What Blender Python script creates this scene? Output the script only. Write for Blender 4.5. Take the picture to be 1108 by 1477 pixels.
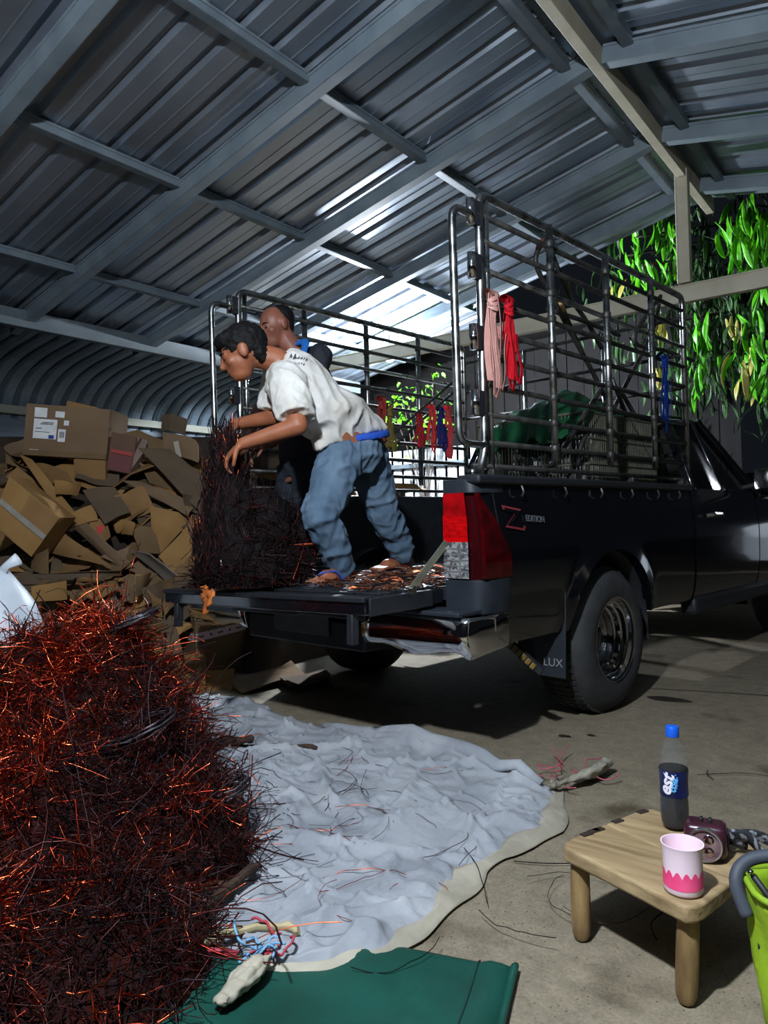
import bpy, bmesh, math, random
import numpy as np
from mathutils import Vector, Matrix, noise
random.seed(11); np.random.seed(11)
for o in list(bpy.data.objects): bpy.data.objects.remove(o)
S = bpy.context.scene
COL = S.collection
PI = math.pi
# ------------------------------------------------------------------ camera
# metres; X across the shed, Y along its ridge, Z up; origin on the floor below the truck's right rear corner
cd = bpy.data.cameras.new('camera'); cam = bpy.data.objects.new('camera', cd); COL.objects.link(cam)
cd.sensor_fit = 'HORIZONTAL'; cd.sensor_width = 36.0; cd.lens = 1057.27/1108*36.0
cd.clip_start = .02; cd.clip_end = 200
rx, ux, fx = (0.79564, 0.60527, -0.02455), (0.02802, 0.00371, 0.99960), (-0.60512, 0.79601, 0.01401)
cam.matrix_world = Matrix(((rx[0], ux[0], -fx[0], 1.384), (rx[1], ux[1], -fx[1], -2.421), (rx[2], ux[2], -fx[2], 0.936), (0, 0, 0, 1)))
S.camera = cam
# ------------------------------------------------------------------ night sky and exposure
w = bpy.data.worlds.new('night'); S.world = w; w.use_nodes = True
bg = w.node_tree.nodes['Background']; bg.inputs[0].default_value = (.34, .42, .56, 1); bg.inputs[1].default_value = .004
S.view_settings.view_transform = 'Standard'; S.view_settings.look = 'None'
S.view_settings.exposure = 2.0; S.view_settings.gamma = 1.0; S.view_settings.use_curve_mapping = False
LAMP_NEAR = ((.82, -2.45, 2.50), 1000.0)      # bulb hung above and just left of the photographer: place, emission
LAMP_FAR = ((-2.85, 3.30, 2.56), 1700.0)        # bulb under the roof behind the tie beam
# ------------------------------------------------------------------ helpers
def lin(r, g=None, b=None):
    if g is None: r, g, b = r
    f = lambda c: (c/255/12.92) if c/255 <= .04045 else ((c/255+.055)/1.055)**2.4
    return (f(r), f(g), f(b), 1)
MATS = {}
def mat(name, c1, c2=None, scale=8, rough=.6, metal=0, bump=0, bscale=60, stretch=None, detail=4, emit=None, trans=0, alpha=None, spec=.5, coat=0, mid=(.35, .65), rough2=None, ior=1.45, sss=0, rotz=0):
    if name in MATS: return MATS[name]
    m = bpy.data.materials.new(name); m.use_nodes = True; nt = m.node_tree; p = nt.nodes['Principled BSDF']
    p.inputs['Base Color'].default_value = lin(c1); p.inputs['Roughness'].default_value = rough; p.inputs['Metallic'].default_value = metal
    p.inputs['Specular IOR Level'].default_value = spec; p.inputs['Coat Weight'].default_value = coat; p.inputs['Coat Roughness'].default_value = .05
    p.inputs['Transmission Weight'].default_value = trans; p.inputs['IOR'].default_value = ior
    if sss: p.inputs['Subsurface Weight'].default_value = sss; p.inputs['Subsurface Radius'].default_value = (.02, .01, .008)
    if alpha is not None: p.inputs['Alpha'].default_value = alpha
    if emit: p.inputs['Emission Color'].default_value = lin(emit[0]); p.inputs['Emission Strength'].default_value = emit[1]
    tc = nt.nodes.new('ShaderNodeTexCoord'); mp = nt.nodes.new('ShaderNodeMapping'); nt.links.new(tc.outputs['Object'], mp.inputs[0])
    if stretch: mp.inputs['Scale'].default_value = stretch
    if rotz: mp.inputs['Rotation'].default_value = (0, 0, rotz)
    if c2:
        n = nt.nodes.new('ShaderNodeTexNoise'); n.inputs['Scale'].default_value = scale; n.inputs['Detail'].default_value = detail
        r = nt.nodes.new('ShaderNodeValToRGB'); r.color_ramp.elements[0].position = mid[0]; r.color_ramp.elements[1].position = mid[1]
        r.color_ramp.elements[0].color = lin(c1); r.color_ramp.elements[1].color = lin(c2)
        nt.links.new(mp.outputs[0], n.inputs['Vector']); nt.links.new(n.outputs['Fac'], r.inputs[0]); nt.links.new(r.outputs[0], p.inputs['Base Color'])
        if rough2 is not None:
            q = nt.nodes.new('ShaderNodeMapRange'); q.inputs[1].default_value = .3; q.inputs[2].default_value = .7; q.inputs[3].default_value = rough; q.inputs[4].default_value = rough2
            nt.links.new(n.outputs['Fac'], q.inputs[0]); nt.links.new(q.outputs[0], p.inputs['Roughness'])
    if bump:
        n2 = nt.nodes.new('ShaderNodeTexNoise'); n2.inputs['Scale'].default_value = bscale; n2.inputs['Detail'].default_value = 5
        b = nt.nodes.new('ShaderNodeBump'); b.inputs['Strength'].default_value = bump; b.inputs['Distance'].default_value = .01
        nt.links.new(mp.outputs[0], n2.inputs['Vector']); nt.links.new(n2.outputs['Fac'], b.inputs['Height']); nt.links.new(b.outputs[0], p.inputs['Normal'])
    MATS[name] = m; return m
def link(name, me, parent=None):
    o = bpy.data.objects.new(name, me); COL.objects.link(o)
    if parent: o.parent = parent
    return o
def tag(o, label=None, cat=None, group=None, kind=None):
    if label: o['label'] = label
    if cat: o['category'] = cat
    if group: o['group'] = group
    if kind: o['kind'] = kind
    return o
def thing(name, label, cat, loc=(0, 0, 0), rz=0, group=None, kind=None):
    o = link(name, None); o.location = loc; o.rotation_euler = (0, 0, rz); o.empty_display_size = .1
    return tag(o, label, cat, group, kind)
class MB:
    def __init__(s): s.v = []; s.f = []; s.m = []
    def add(s, v, f, mi=0):
        n = len(s.v); s.v += [tuple(x) for x in v]; s.f += [tuple(i+n for i in q) for q in f]; s.m += [mi]*len(f); return s
    def box(s, c, d, M=None, mi=0):
        x, y, z = d[0]/2, d[1]/2, d[2]/2
        v = [Vector((a*x, b*y, e*z)) for a in (-1, 1) for b in (-1, 1) for e in (-1, 1)]
        if M is not None: v = [M @ p for p in v]
        v = [p+Vector(c) for p in v]
        return s.add(v, [(0, 1, 3, 2), (4, 6, 7, 5), (0, 4, 5, 1), (2, 3, 7, 6), (0, 2, 6, 4), (1, 5, 7, 3)], mi)
    def bar(s, a, b, wd, ht, up=(0, 0, 1), mi=0):
        a, b = Vector(a), Vector(b); d = (b-a); L = d.length; d.normalize(); up = Vector(up)
        sd = d.cross(up).normalized(); u2 = sd.cross(d)
        M = Matrix((sd, d, u2)).transposed()
        return s.box((a+b)/2, (wd, L, ht), M, mi)
    def tube(s, path, r, n=8, cap=True, mi=0, closed=False, flat=None):
        P = [Vector(p) for p in path]; k = len(P)
        rr = [r]*k if not isinstance(r, (list, tuple)) else r
        t = []
        for i in range(k):
            a = P[i-1] if (i > 0 or closed) else P[0]; b = P[(i+1) % k] if (i < k-1 or closed) else P[-1]
            d = b-a; t.append(d.normalized() if d.length > 1e-9 else Vector((0, 0, 1)))
        u = t[0].orthogonal().normalized(); V = []
        for i in range(k):
            u = (u-t[i]*u.dot(t[i])); u = u.normalized() if u.length > 1e-6 else t[i].orthogonal().normalized()
            w_ = t[i].cross(u)
            for j in range(n):
                a = 2*PI*j/n; fl = flat or 1
                V.append(P[i]+(u*math.cos(a)+w_*math.sin(a)*fl)*rr[i])
        F = []
        for i in range(k if closed else k-1):
            i2 = (i+1) % k
            for j in range(n): F.append((i*n+j, i*n+(j+1) % n, i2*n+(j+1) % n, i2*n+j))
        if cap and not closed: F += [tuple(range(n))[::-1], tuple(range((k-1)*n, k*n))]
        return s.add(V, F, mi)
    def lathe(s, prof, n=24, M=None, mi=0, a0=0, a1=2*PI):
        V = []; F = []; full = abs(a1-a0-2*PI) < 1e-6; m = n if full else n+1
        for r, z in prof:
            for j in range(m):
                a = a0+(a1-a0)*j/n; V.append(Vector((r*math.cos(a), r*math.sin(a), z)))
        if M is not None: V = [M @ p for p in V]
        for i in range(len(prof)-1):
            for j in range(n):
                j2 = (j+1) % m if full else j+1
                F.append((i*m+j, i*m+j2, (i+1)*m+j2, (i+1)*m+j))
        return s.add(V, F, mi)
    def grid(s, G, mi=0, wrap=False):
        a, b = len(G), len(G[0]); V = [p for row in G for p in row]; F = []
        for i in range(a-1):
            for j in range(b if wrap else b-1): j2 = (j+1) % b; F.append((i*b+j, i*b+j2, (i+1)*b+j2, (i+1)*b+j))
        return s.add(V, F, mi)
    def slab(s, G, th, mi=0):
        # a grid with thickness: th is an offset vector, or a number along the grid's mean normal
        if not isinstance(th, (tuple, list, Vector)):
            p = [Vector(q) for q in (G[0][0], G[0][-1], G[-1][-1], G[-1][0])]
            nn = (p[2]-p[0]).cross(p[3]-p[1]); nn.normalize(); th = nn*th
        th = Vector(th); a, b = len(G), len(G[0])
        A = [Vector(p) for row in G for p in row]; B = [p+th for p in A]; n = a*b; F = []
        for i in range(a-1):
            for j in range(b-1):
                q = (i*b+j, i*b+j+1, (i+1)*b+j+1, (i+1)*b+j); F.append(q); F.append(tuple(x+n for x in q[::-1]))
        ed = [j for j in range(b)]+[i*b+b-1 for i in range(1, a)]+[(a-1)*b+j for j in range(b-2, -1, -1)]+[i*b for i in range(a-2, 0, -1)]
        for i in range(len(ed)):
            p, q = ed[i], ed[(i+1) % len(ed)]; F.append((q, p, p+n, q+n))
        return s.add(A+B, F, mi)
    def ell(s, c, r, M=None, n=12, k=8, mi=0):
        V = []; F = []
        for i in range(k+1):
            ph = PI*i/k
            for j in range(n):
                a = 2*PI*j/n; q = Vector((r[0]*math.sin(ph)*math.cos(a), r[1]*math.sin(ph)*math.sin(a), r[2]*math.cos(ph)))
                if M is not None: q = M @ q
                V.append(q+Vector(c))
        for i in range(k):
            for j in range(n): F.append((i*n+j, (i+1)*n+j, (i+1)*n+(j+1) % n, i*n+(j+1) % n))
        return s.add(V, F, mi)
    def cap(s, a, b, ra, rb, n=12):
        a, b = Vector(a), Vector(b); d = (b-a).normalized(); P = []; R = []
        for t in (90, 60, 30): P.append(a-d*ra*math.sin(math.radians(t))); R.append(max(1e-4, ra*math.cos(math.radians(t))))
        P += [a, b]; R += [ra, rb]
        for t in (30, 60, 90): P.append(b+d*rb*math.sin(math.radians(t))); R.append(max(1e-4, rb*math.cos(math.radians(t))))
        return s.tube(P, R, n)
    def mesh(s, name, mats, smooth=None):
        me = bpy.data.meshes.new(name); me.from_pydata(s.v, [], s.f)
        for m in (mats if isinstance(mats, (list, tuple)) else [mats]): me.materials.append(m)
        me.polygons.foreach_set('material_index', s.m)
        if smooth:
            me.polygons.foreach_set('use_smooth', [True]*len(me.polygons))
            if smooth != 'all': me.set_sharp_from_angle(angle=math.radians(smooth if smooth > 1 else 40))
        me.update(); return me
    def build(s, name, mats, parent=None, smooth=None, bevel=0, seg=2):
        o = link(name, s.mesh(name, mats, smooth), parent)
        if bevel:
            b = o.modifiers.new('bevel', 'BEVEL'); b.width = bevel; b.segments = seg; b.limit_method = 'ANGLE'; b.angle_limit = math.radians(40)
            if not smooth: o.data.polygons.foreach_set('use_smooth', [True]*len(o.data.polygons)); o.data.set_sharp_from_angle(angle=math.radians(50))
        return o
def remeshed(mb, name, m, parent, vox=.008, smooth=6, deform=None):
    o = mb.build(name, m, None)
    r = o.modifiers.new('remesh', 'REMESH'); r.mode = 'VOXEL'; r.voxel_size = vox
    sm = o.modifiers.new('smooth', 'SMOOTH'); sm.iterations = smooth; sm.factor = .5
    bpy.context.view_layer.update(); dg = bpy.context.evaluated_depsgraph_get()
    me = bpy.data.meshes.new_from_object(o.evaluated_get(dg)); old = o.data; o.modifiers.clear(); o.data = me; bpy.data.meshes.remove(old)
    me.materials.clear(); [me.materials.append(x) for x in (m if isinstance(m, (list, tuple)) else [m])]
    if deform:
        nr = [v.normal.copy() for v in me.vertices]
        for v, n in zip(me.vertices, nr): v.co += n*deform(v.co, n)
    me.polygons.foreach_set('use_smooth', [True]*len(me.polygons)); me.update()
    if parent: o.parent = parent
    o.name = name; return o
def text_mesh(txt, size, depth=.001, shear=0, bold=0):
    c = bpy.data.curves.new('lettering', 'FONT'); c.body = txt; c.size = size; c.extrude = depth; c.shear = shear; c.offset = bold; c.align_x = 'CENTER'; c.align_y = 'CENTER'
    o = bpy.data.objects.new('lettering', c); COL.objects.link(o); bpy.context.view_layer.update()
    me = bpy.data.meshes.new_from_object(o.evaluated_get(bpy.context.evaluated_depsgraph_get())); bpy.data.objects.remove(o); return me
def lettering(txt, size, M, m, parent, name='lettering', depth=.001, shear=0, bold=0, label=None, warp=None):
    me = text_mesh(txt, size, depth, shear, bold); me.materials.clear(); me.materials.append(m)
    for v in me.vertices: v.co = (warp(v.co) if warp else M @ v.co)
    o = link(name, me, parent)
    if label: o['label'] = label
    return o
def frame(c, xdir, ydir):
    x = Vector(xdir).normalized(); y = Vector(ydir); y = (y-x*y.dot(x)).normalized(); z = x.cross(y)
    M = Matrix((x, y, z)).transposed().to_4x4(); M.translation = Vector(c); return M
def fbm(p, o=3): return noise.fractal(Vector(p), 1.0, 2.0, o)
def spline(P, n):
    P = [Vector(p) for p in P]; out = []; k = len(P)
    for i in range(k-1):
        a, b, c, d = P[max(i-1, 0)], P[i], P[i+1], P[min(i+2, k-1)]
        for j in range(n):
            t = j/n; out.append(.5*((2*b)+(c-a)*t+(2*a-5*b+4*c-d)*t*t+(3*b-a-3*c+d)*t**3))
    return out+[P[-1]]
def resample(P, n):
    P = [Vector(p) for p in P]; d = [0]
    for a, b in zip(P, P[1:]): d.append(d[-1]+(b-a).length)
    out = []
    for i in range(n):
        t = d[-1]*i/(n-1); k = 0
        while k < len(d)-2 and d[k+1] < t: k += 1
        s_ = (t-d[k])/max(1e-9, d[k+1]-d[k]); out.append(P[k].lerp(P[k+1], min(1, s_)))
    return out
def fillet(P, r, n=5):
    P = [Vector(p) for p in P]; out = [P[0]]
    for i in range(1, len(P)-1):
        a = (P[i-1]-P[i]); b = (P[i+1]-P[i]); rr = min(r, a.length*.49, b.length*.49); p0 = P[i]+a.normalized()*rr; p1 = P[i]+b.normalized()*rr
        for j in range(n+1): t = j/n; out.append(p0*(1-t)**2+P[i]*2*t*(1-t)+p1*t*t)
    return out+[P[-1]]
# measured points, metres
TARP_TOP = [[-2.035,-0.095,0.012],[-1.995,0.074,0.012],[-1.654,0.245,0.012],[-1.226,0.11,0.012],[-0.86,0.056,0.012],[-0.594,0.097,0.012],[-0.386,0.088,0.012],[-0.179,0.08,0.012],[0.057,-0.011,0.012],[0.239,-0.046,0.012],[0.302,-0.069,0.012]]
TARP_RIGHT = [[0.302,-0.069,0.012],[0.382,-0.228,0.012],[0.431,-0.368,0.012],[0.413,-0.507,0.012],[0.381,-0.613,0.012],[0.375,-0.717,0.012],[0.395,-0.888,0.012],[0.409,-1.057,0.012],[0.406,-1.158,0.012],[0.34,-1.265,0.012],[0.253,-1.34,0.012]]
TARP_BOT = [[-0.261,-1.456,0.012],[-0.192,-1.37,0.012],[-0.132,-1.314,0.012],[-0.027,-1.324,0.012],[0.112,-1.369,0.012],[0.181,-1.381,0.012],[0.253,-1.34,0.012]]
TARP_LEFT = [[-2.035,-0.095,0.012],[-1.449,-0.682,0.012],[-0.851,-1.151,0.012],[-0.495,-1.357,0.012],[-0.261,-1.456,0.012]]
TARP_TAIL = [[0.31,-0.116,0.03],[0.336,-0.06,0.03],[0.364,0.023,0.03],[0.384,0.113,0.03],[0.38,0.19,0.03]]
TARP_TAIL2 = [[0.252,-1.363,0.03],[0.242,-1.384,0.03],[0.251,-1.425,0.03],[0.262,-1.47,0.03],[0.275,-1.511,0.03]]
GREEN = [[-0.2,-1.315,0.006],[0.428,-1.085,0.006],[0.658,-1.091,0.006],[0.688,-1.235,0.006],[0.714,-1.387,0.006],[0.148,-1.789,0.006],[-0.084,-1.578,0.006]]
LOWROOF = [[-4.45,1.233,2.513],[-4.8,1.31,2.488],[-5.15,1.41,2.424],[-5.35,1.416,2.318],[-5.42,1.416,2.17]]
CARD = {"big_dark_sheet":[[-2.926,0.507,1.507],[-2.786,0.672,1.478],[-2.463,0.739,1.245],[-2.444,0.622,1.048]],"flap_top":[[-3.1,0.85,1.768],[-2.93,0.94,1.739],[-2.906,0.894,1.622],[-2.959,0.727,1.633]],"flap_body":[[-2.95,0.721,1.631],[-2.711,0.841,1.551],[-2.632,0.792,1.37],[-2.883,0.68,1.477]],"flap_tri":[[-3.017,0.778,1.494],[-2.891,0.848,1.449],[-2.701,0.905,1.273],[-2.771,0.755,1.377]],"brown_g":[[-2.955,0.352,1.15],[-2.842,0.502,1.217],[-2.735,0.52,1.043],[-2.903,0.35,0.962]],"sheet_g2":[[-3.111,0.214,1.205],[-2.961,0.357,1.224],[-2.788,0.358,1.058],[-2.834,0.197,0.985]],"light_h1":[[-2.641,0.407,1.085],[-2.519,0.676,1.018],[-2.611,0.435,0.756],[-2.647,0.423,0.921]],"light_h2":[[-2.532,0.388,0.754],[-2.375,0.572,1.002],[-2.254,0.519,0.626],[-2.402,0.403,0.639]],"crumple_i":[[-2.719,0.319,0.937],[-2.655,0.44,0.978],[-2.524,0.394,0.802],[-2.551,0.281,0.764]],"grey_j":[[-2.665,0.27,0.807],[-2.425,0.238,0.776],[-2.234,0.308,0.65],[-2.366,0.33,0.607]],"curve_k":[[-3.125,-0.064,0.899],[-3.005,0.025,0.917],[-2.659,0.13,0.703],[-3.145,-0.019,0.801]],"strip_l1":[[-3.549,0.025,1.455],[-3.427,0.047,1.415],[-3.14,0.179,1.055],[-3.122,0.083,1.02]],"strip_l2":[[-3.043,0.098,0.947],[-2.911,0.106,0.971],[-2.613,0.234,0.698],[-2.712,0.225,0.662]],"flap_m":[[-2.956,-0.205,0.786],[-2.928,-0.117,0.823],[-2.959,-0.103,0.662],[-3.033,-0.176,0.699]],"strip_f1":[[-3.018,-0.243,0.687],[-2.845,-0.165,0.661],[-2.55,0.143,0.667],[-2.504,0.086,0.692]],"strip_f2":[[-3.175,-0.148,0.643],[-3.052,-0.045,0.63],[-2.65,0.208,0.626],[-2.721,0.226,0.648]],"crump_f":[[-3.036,0.044,1.035],[-3.039,0.253,1.107],[-2.936,0.222,0.996],[-3.004,0.052,0.956]],"low_n1":[[-2.674,0.205,0.647],[-2.634,0.296,0.659],[-2.489,0.166,0.496],[-2.521,0.121,0.508]],"low_n2":[[-2.432,0.159,0.648],[-2.409,0.259,0.674],[-2.492,0.275,0.561],[-2.421,0.139,0.527]],"low_n3":[[-2.277,0.084,0.586],[-2.232,0.18,0.627],[-2.264,0.238,0.507],[-2.272,0.111,0.496]],"low_n4":[[-2.634,-0.104,0.581],[-2.641,0.154,0.626],[-2.506,0.085,0.586],[-2.546,-0.035,0.538]],"low_n5":[[-2.804,-0.29,0.616],[-2.679,-0.145,0.64],[-2.72,-0.121,0.523],[-2.777,-0.302,0.53]],"low_n6":[[-2.891,-0.357,0.515],[-2.722,-0.273,0.538],[-2.84,-0.221,0.454],[-2.78,-0.396,0.477]],"sheet_r":[[-3.846,0.037,1.513],[-3.618,0.058,1.382],[-3.538,0.218,1.297],[-3.738,-0.006,1.406]],"sheet_r2":[[-3.626,-0.069,1.339],[-3.486,-0.082,1.285],[-3.588,-0.089,1.244],[-3.624,-0.134,1.291]],"sheet_s":[[-3.7,0.182,1.432],[-3.44,0.276,1.38],[-3.295,0.223,1.284],[-3.46,0.127,1.243]],"sheet_t":[[-3.261,0.107,1.278],[-3.105,0.211,1.237],[-3.214,0.243,1.159],[-3.199,0.081,1.175]],"sheet_u":[[-2.993,0.431,1.274],[-2.773,0.492,1.236],[-2.536,0.697,1.083],[-2.473,0.562,1.017]],"sheet_v":[[-3.047,0.603,1.389],[-2.797,0.772,1.274],[-2.598,0.835,1.123],[-2.905,0.59,1.227]],"sheet_w":[[-2.509,0.55,1.153],[-2.502,0.711,1.136],[-2.448,0.687,1.007],[-2.566,0.624,1.047]],"red_print":[[-2.986,0.184,0.989],[-2.941,0.275,1.022],[-2.82,0.245,0.878],[-2.904,0.189,0.819]],"sheet_x":[[-2.927,0.306,1.031],[-2.764,0.401,0.963],[-2.671,0.316,0.875],[-2.9,0.327,0.912]],"sheet_y":[[-2.895,0.042,0.782],[-2.83,0.287,0.717],[-2.599,0.435,0.667],[-2.95,0.119,0.725]],"low_o1":[[-2.38,0.256,0.617],[-2.178,0.226,0.641],[-2.25,0.285,0.479],[-2.224,0.188,0.426]],"low_o2":[[-2.194,0.238,0.632],[-2.127,0.416,0.636],[-2.089,0.352,0.52],[-2.231,0.272,0.497]],"far_r1":[[-2.461,1.043,1.332],[-2.243,1.134,1.284],[-2.338,1.267,1.245],[-2.334,1.052,1.258]],"far_r2":[[-2.43,0.968,1.213],[-2.314,1.215,1.184],[-2.301,1.172,1.096],[-2.503,1.063,1.141]],"far_r3":[[-2.309,1.249,1.351],[-2.075,1.247,1.316],[-2.121,1.294,1.254],[-2.212,1.15,1.273]],"under_1":[[-1.877,0.367,0.042],[-2.048,1.044,0.032],[-1.699,0.807,0.033],[-1.699,0.31,0.016]],"under_2":[[-1.794,0.668,0.036],[-1.691,0.986,0.032],[-1.436,0.761,0.045],[-1.497,0.483,0.036]],"side_v":[[-2.293,0.194,0.624],[-2.23,0.211,0.415],[-2.24,0.152,0.437],[-2.244,0.112,0.584]],"low_p1":[[-2.543,0.143,0.446],[-2.274,0.177,0.481],[-2.329,0.225,0.432],[-2.44,0.084,0.417]],"low_p2":[[-2.39,0.061,0.411],[-2.219,0.184,0.427],[-2.239,0.207,0.382],[-2.481,0.128,0.352]],"low_p3":[[-2.188,-0.056,0.38],[-2.132,0.129,0.383],[-2.151,0.151,0.332],[-2.235,-0.018,0.333]],"low_p4":[[-2.319,0.047,0.302],[-2.176,0.151,0.322],[-2.03,0.053,0.301],[-2.3,0.042,0.265]],"low_p5":[[-2.132,-0.062,0.283],[-2.117,0.097,0.279],[-2.014,0.04,0.251],[-2.187,-0.008,0.228]],"low_p6":[[-2.171,-0.02,0.216],[-1.964,-0.023,0.258],[-1.924,-0.035,0.212],[-2.065,-0.066,0.188]]}
CARDFILL = [[-3.173,0.066,0.719],[-3.147,0.7,1.53],[-2.955,0.268,0.79],[-3.361,0.426,1.42],[-2.72,0.637,0.967],[-2.308,0.558,0.584],[-3.075,0.458,1.042],[-2.555,-0.104,0.267],[-2.524,0.122,0.401],[-3.061,-0.282,0.438],[-3.055,0.544,1.316],[-2.984,-0.316,0.396],[-2.614,0.656,0.942],[-2.945,-0.043,0.621],[-2.577,-0.182,0.245],[-2.915,0.431,1.018],[-3.997,-0.003,1.333],[-2.526,0.21,0.371],[-3.268,-0.153,0.672],[-2.487,0.008,0.222],[-2.763,0.911,1.339],[-2.542,0.204,0.446],[-2.812,0.676,1.05],[-3.034,0.091,0.639],[-2.861,0.48,1.041],[-3.114,0.014,0.603],[-2.568,0.614,0.901],[-2.772,0.622,1.077],[-3.894,-0.065,1.266],[-2.607,0.28,0.614],[-2.279,0.474,0.597],[-3.023,-0.401,0.192],[-2.353,0.478,0.621],[-3.659,-0.057,1.143],[-2.328,0.061,0.285],[-3.556,0.119,1.078],[-3.07,-0.248,0.407],[-2.417,-0.075,0.214],[-3.207,0.399,1.283],[-3.648,-0.151,1.056],[-2.886,-0.472,0.193],[-2.358,0.427,0.49],[-2.405,0.076,0.199],[-2.677,0.373,0.682],[-2.651,0.363,0.694],[-2.987,-0.301,0.348],[-3.901,0.022,1.293],[-3.392,0.06,0.938],[-2.675,0.629,1.008],[-3.588,0.454,1.514],[-2.942,-0.499,0.233],[-3.038,-0.273,0.335],[-3.214,-0.072,0.71],[-3.046,0.639,1.239],[-2.261,0.536,0.478],[-2.603,0.712,0.93],[-2.436,0.394,0.648],[-2.395,0.017,0.262],[-2.425,0.078,0.269],[-3.312,-0.303,0.616],[-2.37,0.383,0.548],[-2.365,0.445,0.594],[-2.403,0.163,0.266],[-2.603,0.219,0.504],[-2.424,-0.1,0.182],[-3.213,-0.289,0.507],[-2.773,0.153,0.642],[-3.818,0.199,1.447],[-2.256,0.381,0.506],[-2.45,0.028,0.365],[-2.465,0.431,0.594],[-3.179,-0.389,0.493],[-3.318,0.388,1.308],[-2.329,0.403,0.431],[-3.332,0.093,0.94],[-3.689,-0.132,0.915],[-2.586,0.022,0.309],[-2.427,0.308,0.495],[-3.793,0.142,1.33],[-2.686,0.772,1.087],[-2.995,0.07,0.602],[-3.005,-0.053,0.621],[-3.374,0.483,1.496],[-2.712,-0.264,0.274],[-3.109,0.761,1.402],[-3.609,0.035,1.204],[-2.361,0.505,0.528],[-3.319,0.425,1.358],[-2.465,-0.175,0.187],[-2.829,-0.259,0.355],[-2.594,0.774,1.052],[-2.322,0.03,0.272],[-2.873,0.756,1.242],[-3.158,-0.388,0.45],[-3.773,0.186,1.501]]
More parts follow.
